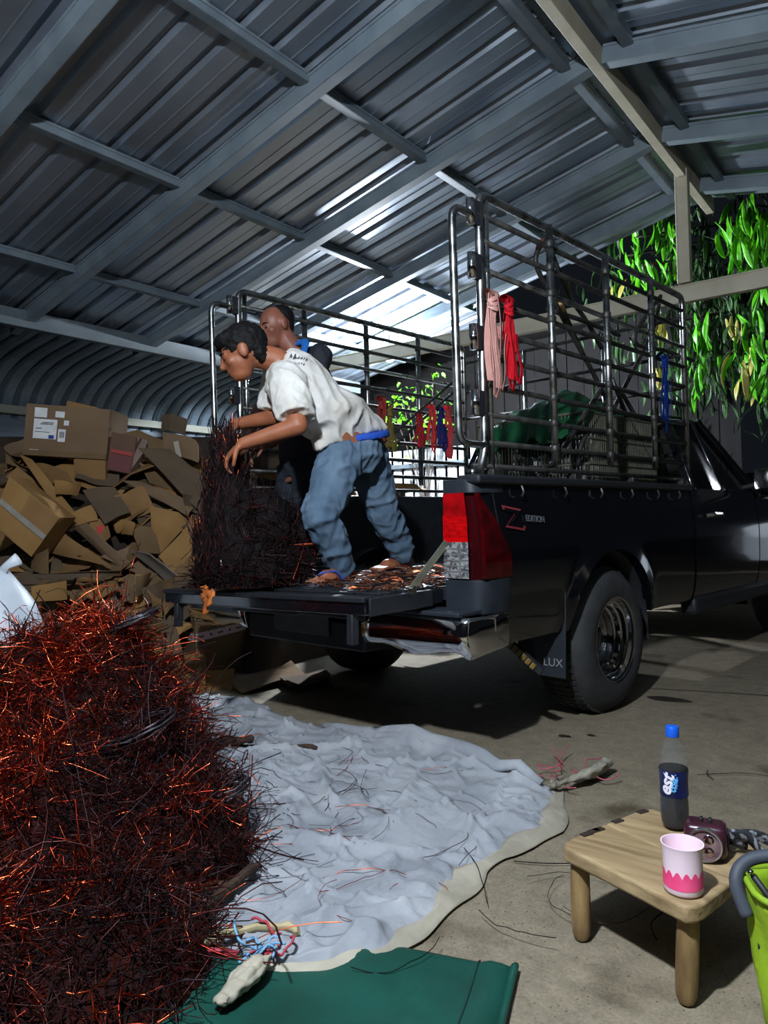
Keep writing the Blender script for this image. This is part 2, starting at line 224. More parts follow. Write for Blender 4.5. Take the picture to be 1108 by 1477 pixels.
CARDCORE = [[[-4.852,-0.3,1.665],[-4.733,-0.209,1.661],[-4.613,-0.118,1.657],[-4.494,-0.027,1.654],[-4.375,0.064,1.65],[-4.255,0.155,1.646],[-4.136,0.245,1.643],[-4.016,0.336,1.639],[-3.897,0.427,1.635],[-3.777,0.518,1.632],[-3.658,0.609,1.628],[-3.538,0.7,1.624],[-3.419,0.791,1.621],[-3.3,0.881,1.617],[-3.18,0.972,1.613],[-3.061,1.063,1.609],[-2.941,1.154,1.606],[-2.822,1.245,1.602],[-2.702,1.336,1.598],[-2.583,1.426,1.595],[-2.464,1.517,1.591]],[[-4.71,-0.351,1.461],[-4.593,-0.262,1.457],[-4.477,-0.173,1.453],[-4.36,-0.085,1.45],[-4.243,0.004,1.446],[-4.127,0.093,1.443],[-4.01,0.182,1.439],[-3.894,0.27,1.435],[-3.777,0.359,1.432],[-3.66,0.448,1.428],[-3.544,0.536,1.425],[-3.427,0.625,1.421],[-3.311,0.714,1.417],[-3.194,0.803,1.414],[-3.077,0.891,1.41],[-2.961,0.98,1.407],[-2.844,1.069,1.403],[-2.728,1.157,1.399],[-2.611,1.246,1.396],[-2.494,1.335,1.392],[-2.378,1.423,1.389]],[[-4.567,-0.402,1.266],[-4.454,-0.315,1.262],[-4.34,-0.228,1.258],[-4.226,-0.142,1.255],[-4.112,-0.055,1.251],[-3.998,0.031,1.248],[-3.885,0.118,1.244],[-3.771,0.204,1.241],[-3.657,0.291,1.237],[-3.543,0.377,1.234],[-3.43,0.464,1.23],[-3.316,0.551,1.227],[-3.202,0.637,1.223],[-3.088,0.724,1.22],[-2.974,0.81,1.216],[-2.861,0.897,1.213],[-2.747,0.983,1.209],[-2.633,1.07,1.206],[-2.519,1.156,1.202],[-2.406,1.243,1.199],[-2.292,1.33,1.195]],[[-4.424,-0.452,1.079],[-4.314,-0.368,1.076],[-4.203,-0.284,1.073],[-4.092,-0.199,1.069],[-3.981,-0.115,1.066],[-3.87,-0.03,1.062],[-3.759,0.054,1.059],[-3.648,0.139,1.056],[-3.537,0.223,1.052],[-3.426,0.307,1.049],[-3.315,0.392,1.045],[-3.204,0.476,1.042],[-3.093,0.561,1.038],[-2.982,0.645,1.035],[-2.871,0.729,1.032],[-2.76,0.814,1.028],[-2.649,0.898,1.025],[-2.538,0.983,1.021],[-2.427,1.067,1.018],[-2.316,1.151,1.014],[-2.205,1.236,1.011]],[[-4.281,-0.503,0.903],[-4.173,-0.421,0.899],[-4.065,-0.339,0.896],[-3.957,-0.256,0.892],[-3.849,-0.174,0.889],[-3.741,-0.092,0.886],[-3.633,-0.01,0.882],[-3.524,0.073,0.879],[-3.416,0.155,0.876],[-3.308,0.237,0.872],[-3.2,0.319,0.869],[-3.092,0.402,0.866],[-2.984,0.484,0.862],[-2.876,0.566,0.859],[-2.768,0.648,0.856],[-2.659,0.731,0.852],[-2.551,0.813,0.849],[-2.443,0.895,0.846],[-2.335,0.977,0.842],[-2.227,1.06,0.839],[-2.119,1.142,0.836]],[[-4.138,-0.554,0.735],[-4.033,-0.474,0.731],[-3.927,-0.394,0.728],[-3.822,-0.314,0.725],[-3.717,-0.233,0.722],[-3.612,-0.153,0.718],[-3.506,-0.073,0.715],[-3.401,0.007,0.712],[-3.296,0.087,0.709],[-3.19,0.167,0.705],[-3.085,0.247,0.702],[-2.98,0.327,0.699],[-2.874,0.407,0.696],[-2.769,0.487,0.692],[-2.664,0.568,0.689],[-2.559,0.648,0.686],[-2.453,0.728,0.683],[-2.348,0.808,0.679],[-2.243,0.888,0.676],[-2.137,0.968,0.673],[-2.032,1.048,0.67]],[[-3.994,-0.605,0.576],[-3.892,-0.527,0.573],[-3.789,-0.449,0.569],[-3.687,-0.371,0.566],[-3.585,-0.293,0.563],[-3.482,-0.215,0.56],[-3.38,-0.137,0.557],[-3.277,-0.059,0.554],[-3.175,0.019,0.55],[-3.072,0.097,0.547],[-2.97,0.175,0.544],[-2.867,0.253,0.541],[-2.765,0.331,0.538],[-3.696,1.132,0.432],[-3.568,1.23,0.428],[-3.439,1.328,0.424],[-3.31,1.426,0.42],[-3.182,1.524,0.416],[-3.053,1.621,0.412],[-2.924,1.719,0.408],[-2.796,1.817,0.404]],[[-3.851,-0.655,0.426],[-3.751,-0.579,0.423],[-3.651,-0.504,0.42],[-3.552,-0.428,0.417],[-3.452,-0.352,0.414],[-3.352,-0.276,0.411],[-3.253,-0.2,0.408],[-3.153,-0.125,0.404],[-3.053,-0.049,0.401],[-2.954,0.027,0.398],[-2.854,0.103,0.395],[-2.754,0.179,0.392],[-2.655,0.254,0.389],[-3.59,1.053,0.241],[-3.465,1.149,0.238],[-3.339,1.245,0.234],[-3.213,1.34,0.23],[-3.087,1.436,0.226],[-2.961,1.532,0.222],[-2.835,1.628,0.218],[-2.71,1.723,0.214]],[[-3.706,-0.706,0.285],[-3.61,-0.632,0.282],[-3.513,-0.559,0.279],[-3.416,-0.485,0.276],[-3.319,-0.411,0.273],[-3.222,-0.338,0.27],[-3.126,-0.264,0.267],[-3.029,-0.19,0.264],[-2.932,-0.117,0.261],[-2.835,-0.043,0.258],[-2.738,0.031,0.255],[-2.641,0.104,0.252],[-2.545,0.178,0.249],[-3.484,0.974,0.06],[-3.361,1.068,0.056],[-3.238,1.162,0.052],[-3.115,1.255,0.048],[-2.992,1.349,0.045],[-2.869,1.442,0.041],[-2.746,1.536,0.037],[-2.623,1.63,0.033]],[[-3.562,-0.757,0.154],[-3.468,-0.685,0.151],[-3.374,-0.614,0.148],[-3.28,-0.542,0.145],[-3.186,-0.471,0.142],[-3.092,-0.399,0.139],[-2.998,-0.328,0.136],[-2.904,-0.256,0.133],[-2.81,-0.185,0.13],[-2.716,-0.113,0.127],[-2.622,-0.042,0.125],[-2.528,0.03,0.122],[-2.434,0.101,0.119],[-3.378,0.896,-0.113],[-3.258,0.987,-0.116],[-3.137,1.079,-0.12],[-3.017,1.17,-0.124],[-2.897,1.261,-0.128],[-2.777,1.353,-0.131],[-2.657,1.444,-0.135],[-2.536,1.536,-0.139]],[[-3.417,-0.807,0.031],[-3.326,-0.738,0.028],[-3.235,-0.668,0.025],[-3.144,-0.599,0.022],[-3.053,-0.53,0.02],[-2.962,-0.46,0.017],[-2.87,-0.391,0.014],[-2.779,-0.322,0.011],[-2.688,-0.252,0.008],[-2.597,-0.183,0.006],[-2.506,-0.114,0.003],[-2.415,-0.044,-0.0],[-2.323,0.025,-0.003],[-3.271,0.817,-0.276],[-3.154,0.906,-0.28],[-3.036,0.996,-0.283],[-2.919,1.085,-0.287],[-2.802,1.174,-0.291],[-2.684,1.263,-0.294],[-2.567,1.353,-0.298],[-2.45,1.442,-0.301]]]
MAN1 = {"hipc":[-0.796,0.212,1.274],"lhip":[-0.779,0.112,1.235],"rhip":[-0.812,0.325,1.275],"lknee":[-0.747,-0.072,0.971],"lank":[-0.755,0.065,0.728],"ltoe":[-0.757,-0.124,0.673],"lheel":[-0.76,0.137,0.673],"rknee":[-0.799,0.44,0.998],"rank":[-0.812,0.611,0.758],"rtoe":[-0.828,0.399,0.688],"rheel":[-0.856,0.73,0.689],"waist":[-0.833,0.132,1.38],"chest":[-0.91,-0.03,1.543],"neck":[-0.948,-0.111,1.667],"lsho":[-0.82,-0.175,1.542],"rsho":[-1.068,0.024,1.642],"lelb":[-0.729,-0.216,1.345],"lwri":[-0.922,-0.348,1.277],"lhand":[-0.984,-0.37,1.246],"relb":[-1.109,0.022,1.444],"rwri":[-1.149,-0.184,1.396],"rhand":[-1.148,-0.258,1.358],"head":[-1.037,-0.23,1.692],"crown":[-1.074,-0.259,1.76],"face":[-1.054,-0.279,1.632],"chin":[-0.998,-0.223,1.577],"ear":[-0.964,-0.312,1.649],"nape":[-0.984,-0.152,1.69],"back1":[-0.888,0.06,1.685],"back2":[-0.796,0.182,1.536],"hemb":[-0.702,0.307,1.377],"hemf":[-0.86,0.063,1.276],"headfar":[-1.087,-0.168,1.726],"print":[-0.79,-0.142,1.658]}
MAN2 = {"head":[-1.37,0.303,1.974],"crown":[-1.358,0.324,2.056],"face":[-1.367,0.219,1.928],"chin":[-1.338,0.267,1.842],"ear":[-1.288,0.353,1.962],"neck":[-1.308,0.391,1.847],"lsho":[-1.14,0.394,1.799],"rsho":[-1.5,0.46,1.748],"chest":[-1.306,0.446,1.663],"waist":[-1.314,0.445,1.366],"lhip":[-1.248,0.422,1.213],"rhip":[-1.405,0.454,1.224],"lknee":[-1.271,0.385,0.922],"rknee":[-1.422,0.409,0.924],"lank":[-1.292,0.398,0.674],"rank":[-1.458,0.422,0.698],"lelb":[-1.16,0.234,1.442],"lwri":[-1.273,0.15,1.342],"lhand":[-1.323,0.112,1.316],"relb":[-1.59,0.357,1.536],"rwri":[-1.566,0.229,1.335],"rhand":[-1.581,0.193,1.298]}
BUNDLE = [[[-1.034,-0.346,1.257],0.06],[[-1.053,-0.333,1.141],0.1],[[-1.041,-0.309,0.992],0.14],[[-1.03,-0.284,0.812],0.17],[[-1.057,-0.303,0.699],0.14],[[-0.977,-0.17,0.898],0.16],[[-0.934,-0.11,0.758],0.14],[[-1.12,-0.379,0.875],0.07],[[-1.12,-0.364,0.726],0.08],[[-0.946,-0.244,0.751],0.14],[[-0.924,-0.029,0.862],0.1]]
LEAFCL = [[[-0.861,4.619,3.579],9,0],[[-0.655,4.524,3.628],10,0],[[-0.531,4.621,3.495],10,0],[[-0.774,4.565,3.278],9,0],[[-0.61,4.691,3.208],9,0],[[-0.527,4.745,3.761],8,0],[[-1.001,4.766,3.473],6,0],[[-1.033,4.745,3.317],3,1],[[0.07,4.574,3.572],12,0],[[0.196,4.544,3.557],12,0],[[-0.028,4.627,3.462],10,0],[[0.244,4.461,3.251],10,0],[[0.086,4.591,3.299],10,0],[[0.128,4.627,3.055],8,0],[[-0.379,5.24,3.399],10,2],[[-0.278,5.322,3.158],10,2],[[-0.467,5.304,3.159],8,2],[[-0.394,5.475,3.712],8,2],[[-0.347,4.774,2.75],9,0],[[-0.377,4.629,2.535],8,0],[[-0.272,4.958,2.643],9,2],[[-0.307,4.811,2.362],9,0],[[-0.411,4.733,2.301],7,0],[[-0.005,4.534,2.623],4,1],[[0.053,4.459,2.191],5,1],[[0.105,4.496,2.338],9,0],[[0.143,4.644,2.752],8,0],[[0.222,4.458,2.459],9,0],[[0.171,4.55,2.187],8,0],[[-0.148,4.929,2.551],8,2],[[0.271,4.374,2.203],8,0],[[-0.204,5.016,2.314],6,2],[[-0.765,4.705,2.881],3,1],[[-0.653,4.793,2.745],3,1],[[-0.663,4.791,2.381],4,1],[[0.329,4.53,2.926],8,0],[[0.319,4.514,3.395],8,0],[[0.414,4.6,2.63],8,0],[[-0.588,5.327,3.753],7,2],[[-0.544,5.368,3.331],7,2]]
TRESTLE = [[[-0.2,0.85,2.281],[-0.2,0.771,2.191],[-0.2,0.779,2.117],[-0.2,0.893,2.022],[-0.2,1.011,1.918],[-0.2,1.346,1.647],[-0.2,1.509,1.485]],[[-0.22,0.909,2.303],[-0.22,0.969,2.215],[-0.22,1.109,2.064],[-0.22,1.282,1.961],[-0.22,1.435,1.849]],[[-0.25,0.91,2.123],[-0.25,1.05,2.049],[-0.25,1.128,1.957],[-0.25,1.311,1.769]],[[-0.19,0.84,1.938],[-0.19,1.175,1.946],[-0.19,1.582,1.936]],[[-0.17,1.324,1.611],[-0.17,1.001,1.341],[-0.17,0.818,1.197],[-0.17,0.67,1.133]],[[-0.2,1.433,1.553],[-0.2,1.143,1.311],[-0.2,1.108,1.197]],[[-0.23,1.562,1.501],[-0.23,1.363,1.35],[-0.23,1.214,1.217]],[[-0.2,1.505,1.689],[-0.2,1.66,1.506],[-0.2,1.941,1.278]],[[-0.24,1.667,1.661],[-0.24,1.878,1.514],[-0.24,2.121,1.311]],[[-0.2,2.177,2.28],[-0.2,1.784,1.947],[-0.2,2.224,1.951],[-0.2,2.665,1.953]],[[-0.26,2.32,2.324],[-0.26,2.169,2.065],[-0.26,1.77,1.675],[-0.26,1.589,1.499]]]
STRAPS = {"pink":[[-0.02,0.163,1.847],[-0.02,0.166,1.704],[-0.02,0.169,1.567],[-0.02,0.153,1.427]],"red":[[-0.02,0.28,1.867],[-0.02,0.293,1.727],[-0.02,0.297,1.585],[-0.02,0.281,1.469]],"blue":[[-0.02,1.771,1.841],[-0.02,1.757,1.639],[-0.02,1.764,1.486],[-0.02,1.756,1.37]]}
CRATETOP = [[-0.45,0.613,1.396],[-0.45,1.794,1.573],[-0.45,3.302,1.765]]
GTARP = [[-0.5,0.872,1.457],[-0.5,1.022,1.551],[-0.5,1.192,1.613],[-0.5,1.488,1.709],[-0.5,1.813,1.749],[-0.5,2.08,1.746],[-0.5,2.119,1.618]]
LEFTSTRAPS = [[[-1.7,1.604,1.681],[-1.7,1.594,1.419]],[[-1.7,1.741,1.752],[-1.7,1.729,1.436]],[[-1.7,1.849,1.742],[-1.7,1.836,1.431]],[[-1.7,1.929,1.76],[-1.7,1.914,1.395]],[[-1.7,1.232,1.753],[-1.7,1.222,1.454]],[[-1.7,1.31,1.715],[-1.7,1.3,1.413]]]
DARKSHED = [[-5.081,5.6,2.684],[-4.767,5.6,2.867],[-3.918,5.6,3.127],[-3.471,5.6,3.153],[-2.875,5.6,3.14],[-1.293,5.6,3.251],[-1.351,5.6,1.276],[-5.119,5.6,1.465]]
FENCE = [[-4.39,5.0,1.859],[-2.774,5.0,1.691],[-2.79,5.0,1.173],[-4.409,5.0,1.236]]
SHRUB = [[-3.443,4.6,2.486],[-3.199,4.6,2.574],[-3.547,4.6,2.296],[-3.163,4.6,2.212],[-3.753,4.6,2.196],[-3.072,4.6,2.123],[-3.409,4.6,1.998],[-3.26,4.6,2.143],[-3.644,4.6,2.43]]
WCAR = [[-0.431,7.0,1.632],[-0.189,7.0,1.654],[-0.203,7.0,1.134]]
STOOLTOP = [[0.675,-0.871,0.205],[0.998,-0.997,0.205],[1.07,-0.658,0.205],[0.774,-0.548,0.205]]
STOOLLEG = [[0.721,-0.866,0.0],[0.967,-0.951,0.0]]
BOTTLE = [0.867,-0.644,0.207]
CUP = [0.963,-0.932,0.207]
HEADLAMP = [0.966,-0.774,0.207]
STRAPEND = [1.043,-0.709,0.207]
BAG = [[1.077,-0.985,0.25],[1.089,-0.999,0.187],[1.094,-0.994,0.125],[1.116,-1.002,0.083],[1.066,-0.967,0.259],[1.121,-0.976,0.294],[1.077,-0.946,0.26]]
SACK = [[-1.576,-1.025,0.776],[-1.653,-1.083,0.738],[-1.567,-1.017,0.708],[-1.523,-0.987,0.843]]
TAPEBOX = [[-2.188,0.382,-0.0],[-2.79,0.611,0.0],[-2.251,1.116,0.0]]
LABELBOX = [[-3.555,0.09,1.801],[-3.105,0.434,1.744],[-3.14,0.412,1.409],[-3.587,0.072,1.456]]
BOXE = [[-3.01,-0.302,1.255],[-2.781,-0.124,1.005],[-2.922,-0.227,0.783],[-3.103,-0.368,0.982]]
BROWNBOX = [[-3.053,0.413,1.586],[-2.923,0.512,1.545],[-2.968,0.483,1.302],[-3.09,0.39,1.334]]

# ================================================================== materials
m_sheet = mat('galvanised_sheet', (138, 150, 164), (156, 166, 178), 2.2, .33, .85, rough2=.46)
m_steel = mat('primed_steel', (90, 102, 110), (106, 118, 124), 5, .55, .2)
m_cream = mat('cream_painted_steel', (168, 162, 142), (150, 144, 124), 4, .6, 0, .1, 30)
m_conc = None
m_black = mat('black_paint', (9, 11, 15), (12, 14, 19), 3, .12, 0, coat=1.0, spec=.5)
m_plas = mat('dark_plastic', (22, 25, 30), (30, 33, 38), 20, .55, 0, .05, 200)
m_grey = mat('grey_plastic', (34, 39, 46), (40, 45, 52), 12, .42)
m_chrome = mat('chrome', (205, 205, 205), None, rough=.07, metal=1)
m_pipe = mat('steel_pipe', (128, 130, 130), (170, 172, 172), 14, .22, 1, rough2=.42)
m_pipeold = mat('worn_pipe', (50, 52, 52), (78, 77, 73), 20, .5, .7)
m_card = [mat('cardboard_%d' % i, a, b, 3, .85, 0, .12, 40, spec=.2) for i, (a, b) in enumerate([((128, 98, 62), (112, 84, 52)), ((108, 86, 60), (94, 76, 52)), ((140, 108, 66), (126, 94, 54)), ((90, 76, 60), (78, 66, 52)), ((114, 94, 72), (102, 82, 62))])]
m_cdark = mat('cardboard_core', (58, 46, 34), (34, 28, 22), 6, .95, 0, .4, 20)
# ================================================================== floor
def concrete():
    m = bpy.data.materials.new('concrete_floor'); m.use_nodes = True; nt = m.node_tree; p = nt.nodes['Principled BSDF']
    tc = nt.nodes.new('ShaderNodeTexCoord')
    def N(t, **k):
        n = nt.nodes.new(t)
        for a, b in k.items(): n.inputs[a].default_value = b
        return n
    def ramp(src, a, b, ca, cb):
        r = nt.nodes.new('ShaderNodeValToRGB'); e = r.color_ramp.elements; e[0].position = a; e[1].position = b; e[0].color = ca; e[1].color = cb
        nt.links.new(src, r.inputs[0]); return r.outputs[0]
    def mix(t, f, a, b):
        n = nt.nodes.new('ShaderNodeMix'); n.data_type = 'RGBA'; n.blend_type = t
        if isinstance(f, float): n.inputs[0].default_value = f
        else: nt.links.new(f, n.inputs[0])
        nt.links.new(a, n.inputs[6]); nt.links.new(b, n.inputs[7]); return n.outputs[2]
    n1 = N('ShaderNodeTexNoise', Scale=1.3, Detail=8.0, Roughness=.65); n2 = N('ShaderNodeTexNoise', Scale=14.0, Detail=8.0, Roughness=.7)
    n3 = N('ShaderNodeTexNoise', Scale=160.0, Detail=3.0); vo = N('ShaderNodeTexVoronoi', Scale=52.0); n4 = N('ShaderNodeTexNoise', Scale=2.6, Detail=6.0)
    for n in (n1, n2, n3, vo, n4): nt.links.new(tc.outputs['Object'], n.inputs['Vector'])
    c = ramp(n1.outputs['Fac'], .33, .68, lin(90, 81, 66), lin(140, 129, 107))
    c2 = ramp(n2.outputs['Fac'], .3, .72, lin(74, 67, 56), lin(160, 149, 127)); c = mix('MIX', .5, c, c2)
    c3 = ramp(n3.outputs['Fac'], .3, .7, lin(96, 88, 74), lin(166, 156, 134)); c = mix('MIX', .30, c, c3)
    pit = ramp(vo.outputs['Distance'], .05, .16, lin(70, 64, 56), (1, 1, 1, 1)); c = mix('MULTIPLY', .8, c, pit)
    st = ramp(n4.outputs['Fac'], .60, .72, (1, 1, 1, 1), lin(150, 142, 128)); c = mix('MULTIPLY', .9, c, st)
    nt.links.new(c, p.inputs['Base Color']); p.inputs['Roughness'].default_value = .78; p.inputs['Specular IOR Level'].default_value = .3
    b = N('ShaderNodeBump', Strength=.6, Distance=.008); nt.links.new(n2.outputs['Fac'], b.inputs['Height'])
    b2 = N('ShaderNodeBump', Strength=.3, Distance=.003); nt.links.new(vo.outputs['Distance'], b2.inputs['Height']); nt.links.new(b.outputs[0], b2.inputs['Normal'])
    nt.links.new(b2.outputs[0], p.inputs['Normal']); return m
m_conc = concrete()
G = [[(-7+i*.25, -5+j*.25, .004*fbm(((-7+i*.25)*.9, (-5+j*.25)*.9, 0))-.004) for i in range(57)] for j in range(65)]
fl = MB().slab(G, (0, 0, -.1)).build('floor', m_conc, smooth='all'); tag(fl, 'rough brown-grey concrete floor with pits and stains', kind='structure')
yard = MB().slab([[(-30, -25, -.11), (30, -25, -.11)], [(-30, 40, -.11), (30, 40, -.11)]], (0, 0, -.1)).build('floor_yard', mat('dark_earth', (44, 40, 34), (30, 28, 24), 2, .9)); tag(yard, 'dark bare ground of the yard beyond the shed', kind='structure')
st = MB()
for cx, cy, r in ((.25, 1.42, .10), (1.15, 1.9, .16), (.07, .55, .03), (.16, .62, .02)):
    ring = [(cx+r*math.cos(a)*(1+.3*fbm((cx+math.cos(a), cy+math.sin(a), 1))), cy+.5*r*math.sin(a)*(1+.3*fbm((math.cos(a), math.sin(a), 2))), .0015) for a in [2*PI*i/24 for i in range(24)]]
    st.add(ring, [tuple(range(24))])
st.build('oil_stain', mat('oil_stain', (46, 42, 38), (60, 54, 46), 9, .45), fl)
MB().bar((.09, 1.61, .0005), (.65, 1.76, .0005), .008, .003).bar((.65, 1.76, .0005), (3.0, 2.25, .0005), .009, .003).build('floor_joint', mat('joint_dirt', (58, 52, 44), None, rough=.9), fl)
# ================================================================== roof of the shed
ROOF = tag(link('ceiling', None), 'gabled shed roof of ribbed galvanised sheets on steel rafters', kind='structure')
SL = .2125; ZS = 3.45
def zroof(x): return ZS-SL*abs(x)
def ribs(y0, y1, pitch=.21, h=.032):
    out = []; n = round((y1-y0)/pitch); p = (y1-y0)/n
    for i in range(n):
        b = y0+i*p
        out += [(b, 0), (b+.06, 0), (b+.064, -.003), (b+.070, -.003), (b+.074, 0), (b+.128, 0), (b+.148, h), (b+.172, h), (b+.192, 0)]
    return out+[(y1, 0)]
def sheet(x0, x1, y0, y1, name='roof_sheet', zf=zroof, parent=ROOF, m=m_sheet, n=6):
    pr = ribs(y0, y1); mb = MB()
    mb.slab([[(x0+(x1-x0)*i/n, y, zf(x0+(x1-x0)*i/n)+h) for y, h in pr] for i in range(n+1)], (0, 0, .0012)); return mb.build(name, m, parent)
YR = [-3.92, -2.86, -1.80, -.74, .32, 1.38, 2.42, 3.36]
for i in range(len(YR)-1):
    y0, y1 = YR[i], YR[i+1]
    sheet(0, -4.25, y0, y1); sheet(0, 3.2, y0, y1)
sheet(0, -2.2, 3.36, 3.78); sheet(-2.2, -4.3, 3.36, 4.28); sheet(0, 3.2, 3.36, 3.78)
def chan(a, b, wd, ht, name, m=m_steel):
    # lipped channel: web, two flanges and the fold lines of its open face
    mb = MB(); a, b = Vector(a), Vector(b)
    mb.bar(a, b, wd, ht); d = (b-a).normalized(); sd = d.cross(Vector((0, 0, 1))).normalized(); u = sd.cross(d)
    for s_ in (-1, 1):
        o = u*(s_*(ht/2-.008)); mb.bar(a+o-sd*(wd/2+.002), b+o-sd*(wd/2+.002), .006, .014); mb.bar(a+o+sd*(wd/2+.002), b+o+sd*(wd/2+.002), .006, .014)
    return mb.build(name, m, ROOF)
for y in YR[:-1]+[3.34]:
    for s_ in (-1, 1):
        xe = -4.2 if s_ < 0 else 3.2
        chan((s_*.03, y, zroof(.03)-.075), (xe, y, zroof(xe)-.075), .06, .10, 'rafter')
for x in (-.17, -1.11, -2.15, -3.3, .17, 1.2, 2.2):
    ye = 3.72 if x > -2.2 else 4.2
    for y0, y1 in zip(YR[:-1]+[3.36], YR[1:]+[ye]):
        if y1-y0 > .1: chan((x, y0+.03, zroof(x)-.032), (x, y1-.03, zroof(x)-.032), .045, .055, 'purlin', mat('dull_steel', (84, 96, 104), (100, 110, 116), 6, .55, .3))
MB().box((0, -.1, 3.36), (.06, 7.7, .11)).build('ridge_beam', m_cream, ROOF, bevel=.004)
for s_ in (-1, 1):
    MB().slab([[(0, -3.9, 3.447), (0, 3.78, 3.447)], [(s_*.13, -3.9, 3.415), (s_*.13, 3.78, 3.415)]], .002).build('ridge_flashing', m_sheet, ROOF)
MB().box((0, 2.97, 2.96), (.075, .07, .80)).box((-.042, 2.97, 2.96), (.012, .078, .80)).build('king_post', m_cream, ROOF, bevel=.004)
MB().box((-.4, 2.98, 2.49), (7.4, .06, .125)).box((-.4, 2.947, 2.545), (7.4, .006, .012)).build('tie_beam', m_cream, ROOF, bevel=.004)
MB().box((-3.98, .1, 2.50), (.07, 8.2, .13)).build('eave_beam', mat('grey_beam', (78, 88, 92), (66, 76, 82), 5, .7), ROOF, bevel=.005)
MB().box((3.1, .1, 2.62), (.07, 8.2, .13)).build('eave_beam', m_cream, ROOF, bevel=.005)
for x, y in ((-3.98, 2.98), (-3.98, -1.8), (3.1, 2.98), (3.1, -1.8)): MB().box((x, y, 1.28), (.1, .1, 2.56)).build('column', m_cream, ROOF, bevel=.006)
# lean-to beyond the eave: bull-nosed ribbed sheet that curves down to a rail, and a wall below
prof = spline([(-4.02, 2.52), (-4.45, 2.46), (-4.85, 2.40), (-5.15, 2.31), (-5.34, 2.17), (-5.42, 1.98), (-5.43, 1.75)], 4)if False else [(p.x, p.z) for p in spline([(-4.02, 0, 2.56), (-4.45, 0, 2.50), (-4.85, 0, 2.44), (-5.15, 0, 2.34), (-5.34, 0, 2.20), (-5.42, 0, 2.02), (-5.43, 0, 1.75)], 4)]
WL = tag(link('wall_left', None), 'bull-nosed ribbed sheet wall closing the shed behind the cardboard', kind='structure')
for k in range(6):
    y0 = -3.6+k*1.2; pr = ribs(y0, y0+1.2, .15, .018); mb = MB(); Gd = []
    for i, (x, z) in enumerate(prof):
        a, b = prof[max(i-1, 0)], prof[min(i+1, len(prof)-1)]; t = Vector((b[0]-a[0], 0, b[1]-a[1])).normalized(); nn = Vector((t.z, 0, -t.x))
        nn = -nn if nn.z < 0 and i < 4 else nn
        Gd.append([Vector((x, y, z))+Vector((-abs(nn.x), 0, abs(nn.z)))*h for y, h in pr])
    mb.slab(Gd, (-.001, 0, .001)).build('wall_sheet', mat('dull_sheet', (74, 88, 98), (84, 96, 106), 3, .55, .3), WL)
MB().box((-5.36, .0, 2.05), (.06, 7.4, .075)).build('wall_rail', mat('dull_cream', (112, 114, 104), (100, 102, 94), 4, .7), WL, bevel=.004)
for i, z in enumerate((1.88, 1.68, 1.48, 1.28, 1.08, .88, .68, .48, .28, .1)): MB().box((-5.40-.01*(i % 2), 0, z), (.03, 7.4, .185)).build('wall_board', mat('grey_board', (70, 80, 90), (54, 62, 72), 4, .7, stretch=(1, .1, 6)), WL, bevel=.006)
# ---- the yard behind the truck
FN = tag(link('wall_back', None), 'white ribbed sheet fence behind the truck', kind='structure')
for k in range(5):
    x0 = -5.4+k*.8; pr = ribs(x0, x0+.8, .16, .02)
    MB().slab([[(x, 5.0+h, z) for x, h in pr] for z in (-.1, .9, 1.82)], (0, -.0012, 0)).build('fence_sheet', mat('white_sheet', (190, 196, 200), (168, 176, 182), 5, .55, .1), FN)
MB().box((-3.4, 4.96, 1.62), (4.1, .03, .05)).build('fence_rail', m_steel, FN)
sh = thing('neighbour_shed', 'dark brown boarded shed rising behind the white fence', 'shed', (-3.0, 5.7, 0))
for i in range(26):
    x = -2.6+i*.21; top = 2.55+.36*(x+2.6) if x < -1.35 else 3.02+.06*(x+1.3)
    MB().box((x, .2+.006*(i % 3), top/2-.05), (.2, .03, top+.1)).build('board', mat('dark_board', (10, 9, 10), (6, 5, 6), 3, .85, stretch=(8, 8, 1)), sh)
mb = MB(); mb.slab([[(-2.95, -.25, 2.50), (-1.3, -.25, 3.07), (3.0, -.25, 3.32)], [(-2.95, .9, 2.50), (-1.3, .9, 3.07), (3.0, .9, 3.32)]], (0, 0, .05)).build('shed_roof', mat('dark_tin', (16, 15, 17), (22, 20, 21), 4, .8), sh)
# ================================================================== lamps
def bulb(name, label, loc, strength, drop):
    t = thing(name, label, 'lamp', loc)
    m = mat('lit_bulb_'+str(int(strength)), (255, 255, 255), emit=((236, 244, 255), strength))
    MB().ell((0, 0, 0), (.055, .055, .065), n=16, k=10).build('bulb', m, t, smooth='all')
    MB().lathe([(.001, .11), (.022, .11), (.026, .07), (.03, .045)], 12).build('socket', m_plas, t, smooth=40)
    MB().tube([(0, 0, .10), (0, 0, drop)], .004, 6).build('cord', m_plas, t); return t
bulb('hanging_bulb', 'lit cool-white bulb hanging from the roof beyond the tie beam', LAMP_FAR[0], LAMP_FAR[1], zroof(LAMP_FAR[0][0])-LAMP_FAR[0][2]-.005)
bulb('hanging_bulb', 'lit cool-white bulb hanging from the roof above the photographer', LAMP_NEAR[0], LAMP_NEAR[1], zroof(LAMP_NEAR[0][0])-LAMP_NEAR[0][2]-.005)

